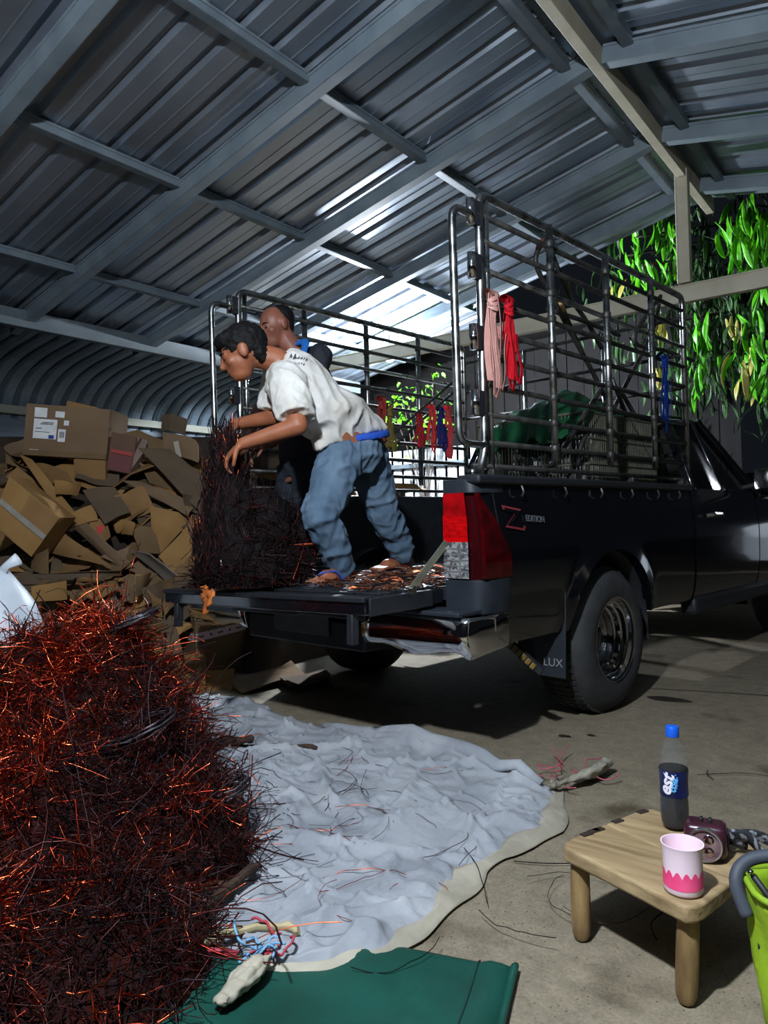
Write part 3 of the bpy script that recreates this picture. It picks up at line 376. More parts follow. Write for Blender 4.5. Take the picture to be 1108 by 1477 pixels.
# ================================================================== pickup truck (own frame: x=0 right flank, +y forward, turned about z)
TY = -.1153; RT = Matrix.Rotation(TY, 4, 'Z')
def tw(p): return RT @ Vector(p)
TR = thing('pickup_truck', 'black pickup truck with lowered tailgate, backed in beside the cardboard heap', 'pickup truck', (0, 0, 0), TY)
WD = 1.82; WY = 1.06; FY = 4.145; RW = .345
def xs(z):   # flank section: shoulder crease below the rail, slight tuck at the sill
    P = [(.40, -.045), (.5, -.012), (.62, 0), (.80, .004), (.93, -.002), (.99, -.014), (1.04, -.022), (1.10, -.03)]
    for (a, b), (c, d) in zip(P, P[1:]):
        if z <= c: return b+(d-b)*(max(z, a)-a)/(c-a)
    return P[-1][1]
def flank(name, y0, y1, z0, z1, side, arch=None, ny=40, nz=12, th=.05, m=m_black, tuck=None):
    Gd = []
    for i in range(ny+1):
        y = y0+(y1-y0)*i/ny; zb = z0(y) if callable(z0) else z0; zt = z1(y) if callable(z1) else z1; fl_ = 0
        if arch and abs(y-arch) < .425: zb = max(zb, RW+.01+math.sqrt(.425**2-(y-arch)**2))
        row = []
        for j in range(nz+1):
            z = zb+(zt-zb)*j/nz; x = xs(z)
            if arch: r = math.hypot(y-arch, z-RW); x += .022*max(0, 1-abs(r-.43)/.09)
            if tuck: x -= tuck(y)
            row.append((x if side > 0 else -WD-x, y, z))
        Gd.append(row)
    return MB().slab(Gd, (-side*th, 0, 0)).build(name, m, TR, smooth=35)
rt = lambda y: .06*max(0, 1-(y-.0)/.10)**2
for sd in (1, -1):
    bs = flank('bed_side', .03, 2.07, lambda y: .44, 1.075, sd, WY, 60, tuck=rt)
    xo = 0 if sd > 0 else -WD
    # rail cap along the top, hooks under it
    cp = MB(); cp.bar((xo-sd*.055, .0, 1.093), (xo-sd*.055, 2.08, 1.093), .11, .036).build('rail_cap', m_plas, TR, bevel=.012, seg=3)
    for y in (.28, .62, .95, 1.27, 1.58, 1.86): MB().tube(fillet([(xo+sd*.002, y, 1.07), (xo+sd*.012, y, 1.045), (xo-sd*.005, y+.012, 1.03)], .01, 3), .005, 6).build('tarp_hook', m_pipe, TR)
    MB().slab([[(xo-sd*.17, y, z) for y in (.02, 2.07)] for z in (.66, 1.08)], (-sd*.012, 0, 0)).build('bed_liner_wall', m_plas, TR)
    MB().slab([[(x, y, 1.078) for y in (.02, 2.07)] for x in (xo-sd*.05, xo-sd*.18)], (0, 0, -.01)).build('rail_top', m_plas, TR)
    # corner post with lamp, grey filler and chrome bumper end; u runs round the corner
    def corner(z0, z1, out, nu=10, nz=6, ya=-.0):
        Gd = []
        for j in range(nz+1):
            z = z0+(z1-z0)*j/nz; row = []
            for i in range(nu+1):
                t = i/nu; a = min(1, t/.45); b = max(0, (t-.45)/.55)
                x = -.175+.115*a; y = ya+.02*(1-math.cos(a*.0)); ang = b*PI/2
                x2 = -.06+.06*math.sin(min(ang*1.6, PI/2)); y2 = ya+.06*(1-math.cos(min(ang*1.6, PI/2)))
                if ang*1.6 > PI/2: y2 = ya+.06+(ang*1.6-PI/2)*.13
                px, py = (x, y) if b == 0 else (x2, y2)
                px += xs(z)*min(1, t*1.5)+out*min(1, max(0, (t-.4))*3); py -= out
                row.append((px if sd > 0 else -WD-px, py, z))
            Gd.append(row)
        return Gd
    MB().slab(corner(1.04, 1.095, .004), (-sd*.02, .03, 0)).build('corner_cap', m_grey, TR, smooth=40, bevel=.003)
    MB().slab(corner(.575, .705, .003), (-sd*.02, .03, 0)).build('corner_filler', m_grey, TR, smooth=40, bevel=.003)
    MB().slab(corner(.70, 1.045, -.015), (-sd*.02, .03, 0)).build('lamp_housing', mat('lamp_housing_red', (52, 6, 10), (36, 5, 8), 18, .1, coat=1), TR, smooth=40)
    # tail lamp lens: red above, clear below, dark red wedge sweeping forward along the flank
    tl = link('tail_lamp', None, TR); tl['label'] = 'red and clear tail lamp'
    def lens(t0, t1, za, zb, m, nm, out=.006):
        Gf = corner(za, zb, out, 24, 8); n0, n1 = round(t0*24), round(t1*24)
        return MB().slab([[r[i] for i in range(n0, n1+1)] for r in Gf], (-sd*.012, .016, 0)).build(nm, m, tl, smooth=50)
    mred = mat('red_lens', (205, 8, 12), (150, 4, 8), 40, .08, 0, .25, 120, coat=1, stretch=(1, 1, 4), spec=.8); mdred = mat('dark_red_lens', (70, 4, 8), (44, 3, 6), 18, .06, coat=1)
    mclr = mat('clear_lens', (235, 238, 240), (120, 126, 130), 60, .10, .7, .5, 90, coat=1, mid=(.42, .55))
    lens(0, .46, .905, 1.042, mdred if False else mat('red_lens_top', (120, 8, 12), (170, 10, 16), 14, .08, 0, coat=1), 'lens_upper')
    lens(0, .46, .872, .955, mred, 'lens_stop', .010); lens(0, .46, .852, .874, mat('red_strip', (190, 6, 10), None, rough=.15, coat=1), 'lens_strip', .010)
    lens(0, .46, .712, .852, mclr, 'lens_clear', .010)
    for k in range(6): lens(.04+k*.066, .055+k*.066, .716, .848, mat('lens_rib', (200, 204, 206), None, rough=.1, metal=.8), 'lens_rib', .0125)
    for k in range(5): lens(.02, .44, .735+k*.022, .741+k*.022, mat('lens_rib', (200, 204, 206), None, rough=.1, metal=.8), 'lens_rib', .0115)
    wg = MB(); Gd = []
    for j in range(13):
        z = .712+(1.04-.712)*j/12; ymax = .19 if z < .80 else .19*max(0, (1.04-z)/.24)**.8; y0 = .012
        Gd.append([((xs(z)+.006) if sd > 0 else -WD-xs(z)-.006, y0+(max(ymax, .02)-y0)*i/8, z) for i in range(9)])
    wg.slab(Gd, (-sd*.02, 0, 0)).build('lens_side', mdred, tl, smooth=40)
    # bumper corner
    Gd = []
    for j in range(9):
        z = .44+.14*j/8; bul = .02*math.sin(PI*j/8); row = []
        for i in range(17):
            t = i/16; a = min(1, t/.6); b = max(0, (t-.6)/.4)*PI/2
            x, y = (-.50+.49*a, -.135-bul) if b == 0 else (-.01+.055*math.sin(b)+bul*.3*math.sin(b), -.135-bul+(.06+bul)*(1-math.cos(b))+.17*max(0, (t-.85)/.15))
            if j == 0: z_ = z+.012*math.sin(t*14)
            else: z_ = z
            row.append((x if sd > 0 else -WD-x, y, z_))
        Gd.append(row)
    bp = MB().slab(Gd, (-sd*.006, .012, 0)).build('bumper_end', m_chrome, TR, smooth='all'); bp['label'] = 'dented chrome bumper end'
    MB().slab([[((-.5+.5*t) if sd > 0 else -WD+.5-.5*t, y, .582) for t in (0, .5, 1)] for y in (-.15, -.005)], (0, 0, .016)).build('bumper_step', m_grey, TR, bevel=.004)
    # wheel arch liner, mud flap
    MB().slab([[(xo-sd*x, WY+.43*math.cos(t), RW+.43*math.sin(t)) for x in (.03, .27)] for t in [math.radians(-8+196*i/24) for i in range(25)]], (0, 0, .004)).build('arch_liner', m_plas, TR, smooth='all')
    mf = MB().slab([[(xo-sd*x, .60+.03*(z-.2), z) for x in ((0.0 if z > .35 else .005), (.15 if z < .35 else .20))] for z in (.235, .3, .5, .62)], (0, -.008, 0)).build('mud_flap', mat('rubber_flap', (30, 34, 40), (38, 42, 48), 6, .5), TR, bevel=.003)
    if sd > 0:
        lettering('LUX', .052, frame((-.062, .589, .300), (1, 0, 0), (0, .03, 1)), mat('flap_print', (120, 124, 128), None, rough=.6), mf, label='grey raised lettering')
# front part of the body
def hood(y): return 1.075
for sd in (1, -1):
    xo = 0 if sd > 0 else -WD
    dr = flank('door', 2.10, 3.22, .40, 1.09, sd, None, 20)
    MB().tube(fillet([(xo+sd*.004, 2.26, .93), (xo+sd*.04, 2.28, .935), (xo+sd*.04, 2.42, .935), (xo+sd*.004, 2.44, .93)], .015, 3), .012, 8).build('door_handle', m_chrome, dr)
    flank('front_fender', 3.24, 4.95, lambda y: .42, lambda y: 1.06-.09*((y-3.24)/1.7)**2, sd, FY, 44, tuck=lambda y: .16*max(0, (y-4.55)/.4)**2)
    MB().bar((xo-sd*.06, 2.1, .40), (xo-sd*.06, 3.7, .40), .10, .10).build('sill', m_plas, TR, bevel=.02)
    # greenhouse pillars and glass
    def gl(y, z): return (xo-sd*(.04+.20*(z-1.09)/.48), y, z)
    for a, b in (((2.14, 1.08), (2.24, 1.54)), ((3.30, 1.06), (2.62+.14, 1.56)), ((2.62, 1.08), (2.62, 1.55))):
        MB().bar(gl(*a), gl(*b), .05, .055, up=(1, 0, 0)).build('pillar', m_black, TR, bevel=.008)
    mgl = mat('tinted_glass', (10, 14, 16), None, rough=.02, alpha=.55, spec=.8)
    MB().slab([[gl(2.16, 1.09), gl(3.24, 1.09)], [gl(2.25, 1.53), gl(2.80, 1.53)]], (-sd*.005, 0, 0)).build('side_window', mgl, TR)
    mr = MB().box((xo+sd*.15, 3.0, 1.155), (.19, .10, .15)).build('wing_mirror', m_black, TR, bevel=.03, seg=4)
    MB().slab([[(xo+sd*.07, 2.945, 1.095), (xo+sd*.23, 2.945, 1.095)], [(xo+sd*.07, 2.945, 1.215), (xo+sd*.23, 2.945, 1.215)]], (0, .004, 0)).build('mirror_glass', m_chrome, mr)
    MB().bar((xo-sd*.03, 3.02, 1.11), (xo+sd*.08, 3.02, 1.13), .05, .03).build('mirror_arm', m_plas, mr, bevel=.008)
MB().slab([[(-.10-.04, 2.12+.0*z, z) for z in (.5, 1.09)], [(-WD+.14, 2.12, z) for z in (.5, 1.09)]], (0, .03, 0)).build('cab_back_panel', m_black, TR)
MB().slab([[(-.16, 2.15, 1.10), (-WD+.16, 2.15, 1.10)], [(-.27, 2.23, 1.53), (-WD+.27, 2.23, 1.53)]], (0, .006, 0)).build('rear_window', mgl, TR)
MB().slab([[(-.12, 3.32, 1.07), (-WD+.12, 3.32, 1.07)], [(-.28, 2.78, 1.55), (-WD+.28, 2.78, 1.55)]], (0, .006, 0)).build('windscreen', mgl, TR)
Gd = [[(-.22-(WD-.44)*i/8, 2.2+.62*j/6, 1.55+.03*math.sin(PI*i/8)*1+.02*math.sin(PI*j/6)) for i in range(9)] for j in range(7)]
MB().slab(Gd, (0, 0, -.03)).build('cab_roof', m_black, TR, smooth='all')
Gd = [[(-.02-(WD-.04)*i/10, 3.26+1.68*j/8, 1.06-.09*(j/8)**2+.06*math.sin(PI*i/10)**.5) for i in range(11)] for j in range(9)]
MB().slab(Gd, (0, 0, -.02)).build('bonnet', m_black, TR, smooth='all')
MB().box((-WD/2, 4.98, .72), (WD-.3, .1, .5)).build('front_bumper', m_black, TR, bevel=.04, seg=4)
# bed floor, chassis, tailgate
FB = MB()
for i in range(15): FB.box((-.20-.10*i, 1.04, .668), (.06, 2.06, .014))
FB.box((-WD/2, 1.04, .645), (WD-.2, 2.08, .04)).build('bed_floor', m_plas, TR)
MB().box((-WD/2, 2.075, .88), (WD-.2, .02, .42)).build('bed_front_wall', m_plas, TR)
for x in (-.42, -1.40): MB().bar((x, .1, .47), (x, 4.8, .47), .08, .14).build('chassis_rail', m_plas, TR)
MB().tube([(-.2, WY, RW), (-WD+.2, WY, RW)], .045, 10).build('rear_axle', m_plas, TR, smooth='all')
MB().ell((-WD/2, WY, RW), (.12, .14, .13)).build('differential', m_plas, TR, smooth='all')
MB().tube([(-1.5, .2, .42), (-1.5, 1.6, .42)], .05, 8).build('silencer', m_plas, TR, smooth='all')
MB().lathe([(.19, .0), (.20, .07), (.30, .09), (.335, .05), (.335, -.05), (.30, -.09), (.20, -.07), (.19, 0)], 32, Matrix.Translation((-WD/2, .46, .43))).build('spare_tyre', m_plas, TR, smooth=40)
MB().lathe([(.001, -.03), (.19, -.03), (.19, .03), (.001, .03)], 24, Matrix.Translation((-WD/2, .46, .43))).build('spare_rim', m_plas, TR, smooth=40)
tg = MB()
def tgp(t, s_, dz=0): # t 0..1 hinge to lip, s 0 right..1 left; it hangs a little lower on the left
    return Vector((-.185-1.335*s_, -.005-.435*t-.02*s_*t, .675-.005*t-.030*s_*t+dz))
top = [[tgp(t, s_/12) for s_ in range(13)] for t in (0, .3, .6, .92, 1)]
TGo = tg.slab(top, (0, .0, -.062)).build('tailgate', m_black, TR, bevel=.006); TGo['label'] = 'lowered tailgate, dusty inside face up'
ribm = MB()
for k in range(7):
    a, b = tgp(.08+.11*k, .02, .003), tgp(.08+.11*k, .98, .003); ribm.bar(a, b, .022, .008)
ribm.build('tailgate_rib', m_plas, TGo, bevel=.002)
MB().slab([[tgp(.88, .0, .004), tgp(.88, 1, .004)], [tgp(1.02, 0, .004), tgp(1.02, 1, .004)]], (0, 0, -.02)).build('tailgate_lip', m_plas, TGo, bevel=.004)
MB().slab([[tgp(.2, .01, -.064)+Vector((.02, 0, 0)), tgp(.98, .01, -.064)+Vector((.02, 0, 0))], [tgp(.2, .01, .0)+Vector((.02, 0, 0)), tgp(.98, .01, 0)+Vector((.02, 0, 0))]], (.012, 0, 0)).build('tailgate_end_plate', m_plas, TGo, bevel=.003)
for s_ in (.06, .93): MB().bar(tgp(.96, s_, -.06), tgp(.97, s_, -.17), .035, .03, up=(1, 0, 0)).build('prop_leg', m_plas, TGo, bevel=.004)
MB().bar(tgp(.9, .30, -.066), tgp(.9, .62, -.066), .05, .03).build('tailgate_handle', m_grey, TGo, bevel=.006)
mst = mat('worn_strap_steel', (116, 116, 96), (92, 94, 82), 20, .6, .2)
for s_, xx in ((.0, -.165), (1, -WD+.165)):
    a = tgp(.45, s_, .004); b = Vector((xx, -.004, .85)); MB().bar(a, b, .030, .004, up=(1, 0, 0) if True else (0, 0, 1)).build('gate_stay', mst, TGo)
    MB().lathe([(.001, .02), (.014, .02), (.016, 0)], 12, Matrix.Translation(a) @ Matrix.Rotation(PI/2, 4, 'Y')).build('stay_bolt', m_chrome, TGo, smooth=40)
for k in range(7): MB().bar((-.145+.019*k, .34+.004*k, .433-.017*k), (-.135+.019*k, .352+.004*k, .420-.017*k), .012, .026).build('spring_clip', mat('yellow_paint', (120, 96, 40), (92, 74, 32), 20, .6), TR, bevel=.003)
MB().bar((-.16, .36, .43), (-.0, .40, .30), .03, .03).build('spring_bracket', m_plas, TR)
bc = MB(); bc.box((-WD/2, -.08, .46), (.80, .10, .12)).box((-WD/2, -.10, .55), (.86, .12, .03)); bc.build('bumper_centre', m_plas, TR, bevel=.01)
MB().box((-WD/2, -.136, .50), (.38, .006, .10)).build('number_plate', mat('plate', (60, 62, 64), (44, 46, 48), 9, .4), TR, bevel=.002)
# badges on the flank
mzr = mat('badge_red', (128, 48, 54), None, rough=.4); mzg = mat('badge_grey', (84, 88, 94), None, rough=.4)
def fpt(y, z, e=.003): return Vector((xs(z)+e, y, z))
bd = link('flank_badge', None, TR); bd['label'] = 'Z edition sticker in outline letters'
def zed(off, m, nm, th):
    P = [(.150, .993), (.285, .975), (.215, .930), (.30, .905), (.29, .888), (.155, .905), (.235, .962), (.155, .975)]
    cy_, cz = sum(p[0] for p in P)/8, sum(p[1] for p in P)/8
    mb = MB(); Q = [fpt(cy_+(y-cy_)*off, cz+(z-cz)*off, th) for y, z in P]
    mb.add(Q, [(0, 1, 6, 7), (1, 2, 5, 6), (2, 3, 4, 5)]).build(nm, m, bd)
zed(1.0, mzr, 'badge_letter', .006); zed(.80, m_black, 'badge_inset', .0068)
lettering('EDITION', .036, frame(fpt(.375, .934, .006), (0, 1, -.06), (-.1, 0, 1)), mzg, bd, 'badge_word', .0008, bold=.001)
# wheels
m_tyre = mat('tyre_rubber', (40, 42, 44), (52, 53, 54), 14, .75, 0, .1, 80)
def wheel(y, sd):
    xo = (.005 if sd > 0 else -WD-.005)
    M = Matrix.Translation((xo, y, RW)) @ Matrix.Rotation(sd*PI/2, 4, 'Y')
    P = [(.195, -.005), (.215, .004), (.25, .006), (.29, .0), (.318, -.018), (.332, -.038), (.342, -.05), (.345, -.08), (.345, -.2), (.34, -.235), (.30, -.265), (.195, -.27)]
    t = MB().lathe(P, 48, M).build('tyre', m_tyre, TR, smooth=35)
    tr = MB()
    for i in range(64):
        a = 2*PI*i/64
        for z0, w_ in ((-.062, .026), (-.105, .035), (-.15, .035), (-.195, .03)):
            a2 = a+(.02 if z0 < -.1 else 0); c = Vector((.345*math.cos(a2), .345*math.sin(a2), z0)); R_ = Matrix.Rotation(a2, 3, 'Z')
            tr.add([M @ (c+R_ @ Vector(q)) for q in ((-.004, -.0125, -w_/2), (-.004, .0125, -w_/2), (.006, .0115, -w_/2+.002), (.006, -.0115, -w_/2+.002), (-.004, -.0125, w_/2), (-.004, .0125, w_/2), (.006, .0115, w_/2-.002), (.006, -.0115, w_/2-.002))],
                   [(3, 2, 6, 7), (0, 3, 7, 4), (1, 5, 6, 2), (0, 1, 2, 3), (4, 7, 6, 5)])
    tag(tr.build('tread_blocks', m_tyre, t), kind='stuff')
    R = [(.197, -.0), (.206, .002), (.204, -.008), (.190, -.012), (.186, -.03), (.176, -.034), (.173, -.055), (.163, -.06), (.160, -.085), (.150, -.09), (.148, -.125), (.02, -.13), (.001, -.13)]
    r = MB().lathe(R, 48, M).build('rim', m_chrome, t, smooth=30); r['label'] = 'deep-dish stepped chrome rim'
    MB().lathe([(.147, -.122), (.10, -.115), (.06, -.118), (.055, -.09), (.03, -.085), (.001, -.085)], 32, M).build('wheel_disc', m_black, r, smooth=30)
    for k in range(6):
        a = 2*PI*k/6; MB().lathe([(.001, .02), (.009, .018), (.011, 0)], 8, M @ Matrix.Translation((.085*math.cos(a), .085*math.sin(a), -.118))).build('wheel_nut', m_chrome, r, smooth=40)
for y in (WY, FY):
    for sd in (1, -1): wheel(y, sd)
# ================================================================== pipe cage on the bed
CG = thing('pipe_cage', 'tall welded steel pipe cage bolted onto the truck bed rails', 'truck cage', (0, 0, 0), TY)
RZ = [2.165, 2.06, 1.945, 1.825, 1.705, 1.595, 1.475, 1.36, 1.245]
for sd, x in ((1, -.08), (-1, -1.74)):
    Y0, Y1 = .15, 2.2
    MB().tube(fillet([(x, Y0-.10, 1.12), (x, Y0-.04, 1.13), (x, Y0, 1.20), (x, Y0, 2.25), (x, Y1, 2.25), (x, Y1, 1.13)], .06, 5), .018, 10).build('outer_pipe', m_pipe, CG, smooth='all')
    MB().tube([(x+.0, Y0+.045, 1.14), (x, Y0+.045, 2.235)], .013, 8).build('inner_upright', m_pipe, CG, smooth='all')
    for z in RZ: MB().tube([(x, Y0, z), (x, Y1, z)], .0125, 8).build('rail', m_pipeold if z != 1.945 else m_pipe, CG, smooth='all')
    MB().tube([(x, Y0-.08, 1.15), (x, Y1+.08, 1.15)], .011, 8).build('base_rail', m_pipeold, CG, smooth='all')
    for y in (.65, 1.18, 1.70): 
        MB().tube([(x+sd*.022, y, 1.19), (x+sd*.022, y, 2.25)], .017, 10).build('upright', m_pipe, CG, smooth='all')
        for z in RZ: MB().lathe([(.0185, -.016), (.0215, -.012), (.0215, .012), (.0185, .016)], 10, Matrix.Translation((x+sd*.022, y, z))).build('clamp', m_pipeold, CG, smooth=40)
    MB().tube(fillet([(x, Y0-.01, 2.15), (x, Y0-.175, 2.15), (x, Y0-.165, 1.235), (x, Y0, 1.235)], .06, 6), .016, 10).build('gate_frame', m_pipe, CG, smooth='all')
    for z in (2.16, 1.945, 1.66, 1.40):
        h = MB(); h.tube([(x, Y0-.055, z-.05), (x, Y0-.055, z+.05)], .018, 12).build('hinge_barrel', m_chrome, CG, smooth='all')
        MB().box((x, Y0-.025, z), (.03, .05, .10)).build('hinge_block', m_plas, CG, bevel=.004)
    for y in (.2, .85, 1.45, 2.1): MB().box((x, y, 1.125), (.05, .06, .03)).build('foot_plate', m_pipeold, CG, bevel=.004)
MB().tube(fillet([(-.08, 2.2, 2.1), (-.08, 2.22, 2.13), (-1.74, 2.22, 2.13), (-1.74, 2.2, 2.1)], .03, 4), .0125, 8).build('front_rail', m_pipeold, CG, smooth='all')
for z in (1.9, 1.7, 1.5, 1.3): MB().tube([(-.08, 2.2, z), (-1.74, 2.2, z)], .011, 8).build('front_rail', m_pipeold, CG, smooth='all')
for x in (-.6, -1.2): MB().tube([(x, 2.2, 1.12), (x, 2.2, 2.13)], .014, 8).build('front_upright', m_pipe, CG, smooth='all')
# diagonal braces on the left panel
for a, b in (((-1.72, .75, 1.30), (-1.72, 1.35, .72)), ((-1.72, .95, 1.30), (-1.72, 1.55, .72)), ((-1.70, 2.0, 1.95), (-1.70, 1.0, 1.30)), ((-1.70, 2.12, 1.95), (-1.70, 1.12, 1.30))):
    MB().tube([a, b], .011, 8).build('brace', m_pipeold, CG, smooth='all')
# folding stands hung inside the right panel
sets = [([0, 1, 2, 3], 'grey folding steel stand hooked over the cage top rail'), ([4, 5, 6, 7, 8], 'splayed grey steel stand leaning low inside the cage'), ([9, 10], 'bent grey steel frame hanging near the cab end')]
for ids, lb in sets:
    c0 = TRESTLE[ids[0]][0]; t = thing('folding_stand', lb, 'stand', tw(c0), TY)
    for i in ids:
        P = [Vector(p)-Vector(c0) for p in TRESTLE[i]]; MB().tube(spline(P, 4) if len(P) > 3 else fillet(P, .05, 4), .0125, 8).build('pipe', m_pipeold, t, smooth='all')
    if ids[0] == 0: MB().tube([(0, 0, 0), (0, -.05, -.03), (0, -.08, -.1)], .012, 8).build('hook', mat('rust', (120, 72, 44), (88, 52, 36), 20, .8), t, smooth='all')
    if ids[0] == 0: MB().tube([Vector((-.25, 1.06, 2.03))-Vector(c0), Vector((-.25, 1.10, 1.97))-Vector(c0)], .0165, 8).build('tape_band', mat('yellow_tape', (190, 168, 90), (150, 84, 40), 30, .6), t, smooth='all')
# straps hanging on the cage
def strap_bundle(name, label, top, bot, c1, c2, n, wd, knot=True):
    # flat webbing: separate tails of unequal length, some doubled into loops, gathered by a wrap at the rail
    t = thing(name, label, 'strap', tw(top), TY); m = mat(name+c1.__str__(), c1, c2, 12, .85, 0, .25, 160, spec=.15)
    top = Vector(top); L0 = (Vector(bot)-top).z; rs = random.Random(int(abs(top.y)*1000))
    for k in range(n*2):
        o = (k/(n*2-1)-.5)*wd*1.5; ang = rs.uniform(-.5, .5); Lk = L0*rs.uniform(.72, 1.03); fan = rs.uniform(.7, 1.3); ph = rs.uniform(0, 6); w2 = wd*rs.uniform(.38, .5)
        side = Vector((math.sin(ang), math.cos(ang), 0)); P = []
        for i in range(15):
            u = i/14; P.append(Vector((.006+.010*(k % 3)+.006*math.sin(u*5+ph), o*(.45+.75*u*fan)+.008*math.sin(u*4+ph), Lk*u)))
        if k % 2: # doubled back into an open loop
            P += [P[-1]+Vector((.006, .012*math.sin(a), -.016*math.sin(a)*1.0)) for a in (.8, 1.6, 2.4)]+[p+Vector((.010, .020+.006*math.sin(i_), 0)) for i_, p in enumerate(P[13:5:-1])]
        MB().slab([[p-side*w2, p+side*w2] for p in P], (.0022, 0, 0)).build('strap_tail', m, t)
    if knot:
        for q in range(3):
            z = -.028-.014*q; Rk = wd*.95; MB().slab([[Vector((.012+.020*math.sin(a), Rk*math.cos(a), z+.010*math.sin(a*1.5+q)+s_)) for s_ in (-.009, .009)] for a in [PI*i/8 for i in range(9)]], (.0022, 0, 0)).build('strap_wrap', m, t)
        for q in range(n): y = (q-(n-1)/2)*wd*.55; MB().slab([[Vector((-.024*math.cos(a)*1.0+.004, y+s_*wd*.32, .030*math.sin(a)-.012)) for s_ in (-1, 1)] for a in [PI*i/8 for i in range(9)]], (0, .0022, 0)).build('strap_turn', m, t)
    return t
strap_bundle('webbing_strap', 'faded pink webbing strap knotted on the cage beside the rear post', (-.055, .175, 1.84), (-.05, .168, 1.43), (206, 158, 148), (186, 134, 126), 3, .034)
strap_bundle('webbing_strap', 'bright red webbing strap knotted on the cage beside the pink one', (-.055, .285, 1.84), (-.05, .29, 1.47), (196, 26, 40), (168, 18, 32), 3, .026)
strap_bundle('webbing_strap', 'blue webbing strap hanging near the front of the cage', (-.05, 1.80, 1.83), (-.05, 1.80, 1.37), (20, 52, 128), (16, 40, 104), 3, .026)
for (a, b), (c1, c2, lb) in zip(LEFTSTRAPS, [((170, 44, 48), (130, 30, 40), 'red strap next to the second upright of the far cage panel'), ((206, 66, 66), (160, 40, 48), 'light red strap in the middle of the far cage panel'), ((44, 48, 110), (30, 34, 84), 'navy strap between two red straps on the far cage panel'), ((200, 70, 72), (160, 52, 56), 'red strap nearest the tail lamp on the far cage panel'), ((150, 60, 50), (120, 40, 40), 'dull red strap behind the white shirt hem on the far cage panel'), ((120, 104, 50), (100, 90, 44), 'olive strap behind the white shirt hem on the far cage panel')]):
    strap_bundle('webbing_strap', lb, a, b, c1, c2, 2, .026)
# ================================================================== load: crates under a green sheet
def crate(loc, lb, sx, sy, sz):
    t = thing('wire_crate', lb, 'crate', tw(loc), TY); mw = mat('crate_wire', (96, 96, 80), (80, 82, 70), 12, .6, .2)
    fr = MB()
    for z in (0, sz*.33, sz*.66, sz):
        P = [(0, 0, z), (-sx, 0, z), (-sx, sy, z), (0, sy, z)]
        for a, b in zip(P, P[1:]+P[:1]): fr.tube([a, b], .007, 6)
    fr.build('frame', mw, t)
    br = MB(); n = int(sx/.021)
    for i in range(n+1):
        for y in (0, sy): br.tube([(-sx*i/n, y, 0), (-sx*i/n, y, sz)], .0032, 4, cap=False)
    n = int(sy/.021)
    for i in range(n+1):
        for x in (0, -sx): br.tube([(x, sy*i/n, 0), (x, sy*i/n, sz)], .0032, 4, cap=False)
    tag(br.build('bars', mw, t), kind='stuff')
    MB().slab([[(0, 0, .0), (-sx, 0, .0)], [(0, sy, .0), (-sx, sy, .0)]], (0, 0, .01)).build('tray', m_plas, t)
crate((-.19, 1.2, .69), 'pale wire-barred crate on the bed just inside the right cage panel, lower tier', .70, .82, .38)
crate((-.19, 1.2, 1.08), 'pale wire-barred crate under the green sheet inside the right cage panel, upper tier', .70, .82, .40)
Gd = []
for i in range(25):
    row = []
    for j in range(21):
        u, v = i/24, j/20; x = -.20-.66*u; y = 1.14+.93*v
        z = 1.50+.16*math.sin(PI*min(1, u*1.1))*math.sin(PI*v)**.6*(.8+.4*fbm((x*3, y*3, 8)))+.03*fbm((x*6, y*6, 3))-.03*max(0, 1-abs(noise.noise(Vector((x*7, y*5, 1))))*5)+.012*abs(fbm((x*16, y*14, 1)))
        e = max(0, (.14-v)/.14, (.12-u)/.12 if u < .12 else 0, (u-.86)/.14); z -= .16*e*e*(1+.5*fbm((x*6, y*6, 7)))
        row.append(tw((x, y, z)))
    Gd.append(row)
cn = sum((p for r in Gd for p in r), Vector())/(25*21); gt = MB().slab([[p-cn for p in r] for r in Gd], (0, 0, .002)).build('green_sheet', mat('green_net_sheet', (8, 74, 40), (5, 52, 30), 10, .45, 0, .3, 40), smooth='all'); gt.location = cn
tag(gt, 'crumpled green plastic sheet spread over the crates in the truck', 'plastic sheet')
# dried scraps on the bed floor
sc = MB()
for i in range(900):
    a = random.uniform(0, 2*PI); l = random.uniform(.02, .10); p = Vector((random.uniform(-1.3, -.2), random.uniform(-.02, .9) if random.random() < .8 else random.uniform(-.3, 0), .679)); 
    p.x = -.2-abs(random.gauss(0, .35)); z0 = .678 if p.y > 0 else .684; hgt = random.uniform(.0, .05)*math.exp(-((p.x+.5)/.4)**2-((p.y-.35)/.35)**2)
    d = Vector((math.cos(a), math.sin(a), random.uniform(-.1, .3)))*l; p.z = z0+hgt
    sc.tube([p, p+d*.5+Vector((0, 0, .006)), p+d], random.uniform(.0015, .004), 3, mi=random.choice((0, 0, 1, 2)))
o = sc.build('wire_scraps', [mat('scrap_brown', (110, 66, 42), (70, 40, 28), 20, .6), mat('scrap_copper', (176, 96, 60), (120, 54, 30), 30, .35, .8), mat('scrap_dark', (40, 28, 26), (24, 18, 18), 10, .7)]); tag(o, 'brown and copper wire scraps strewn over the truck bed floor', 'wire scraps', kind='stuff')
o.rotation_euler = (0, 0, TY)

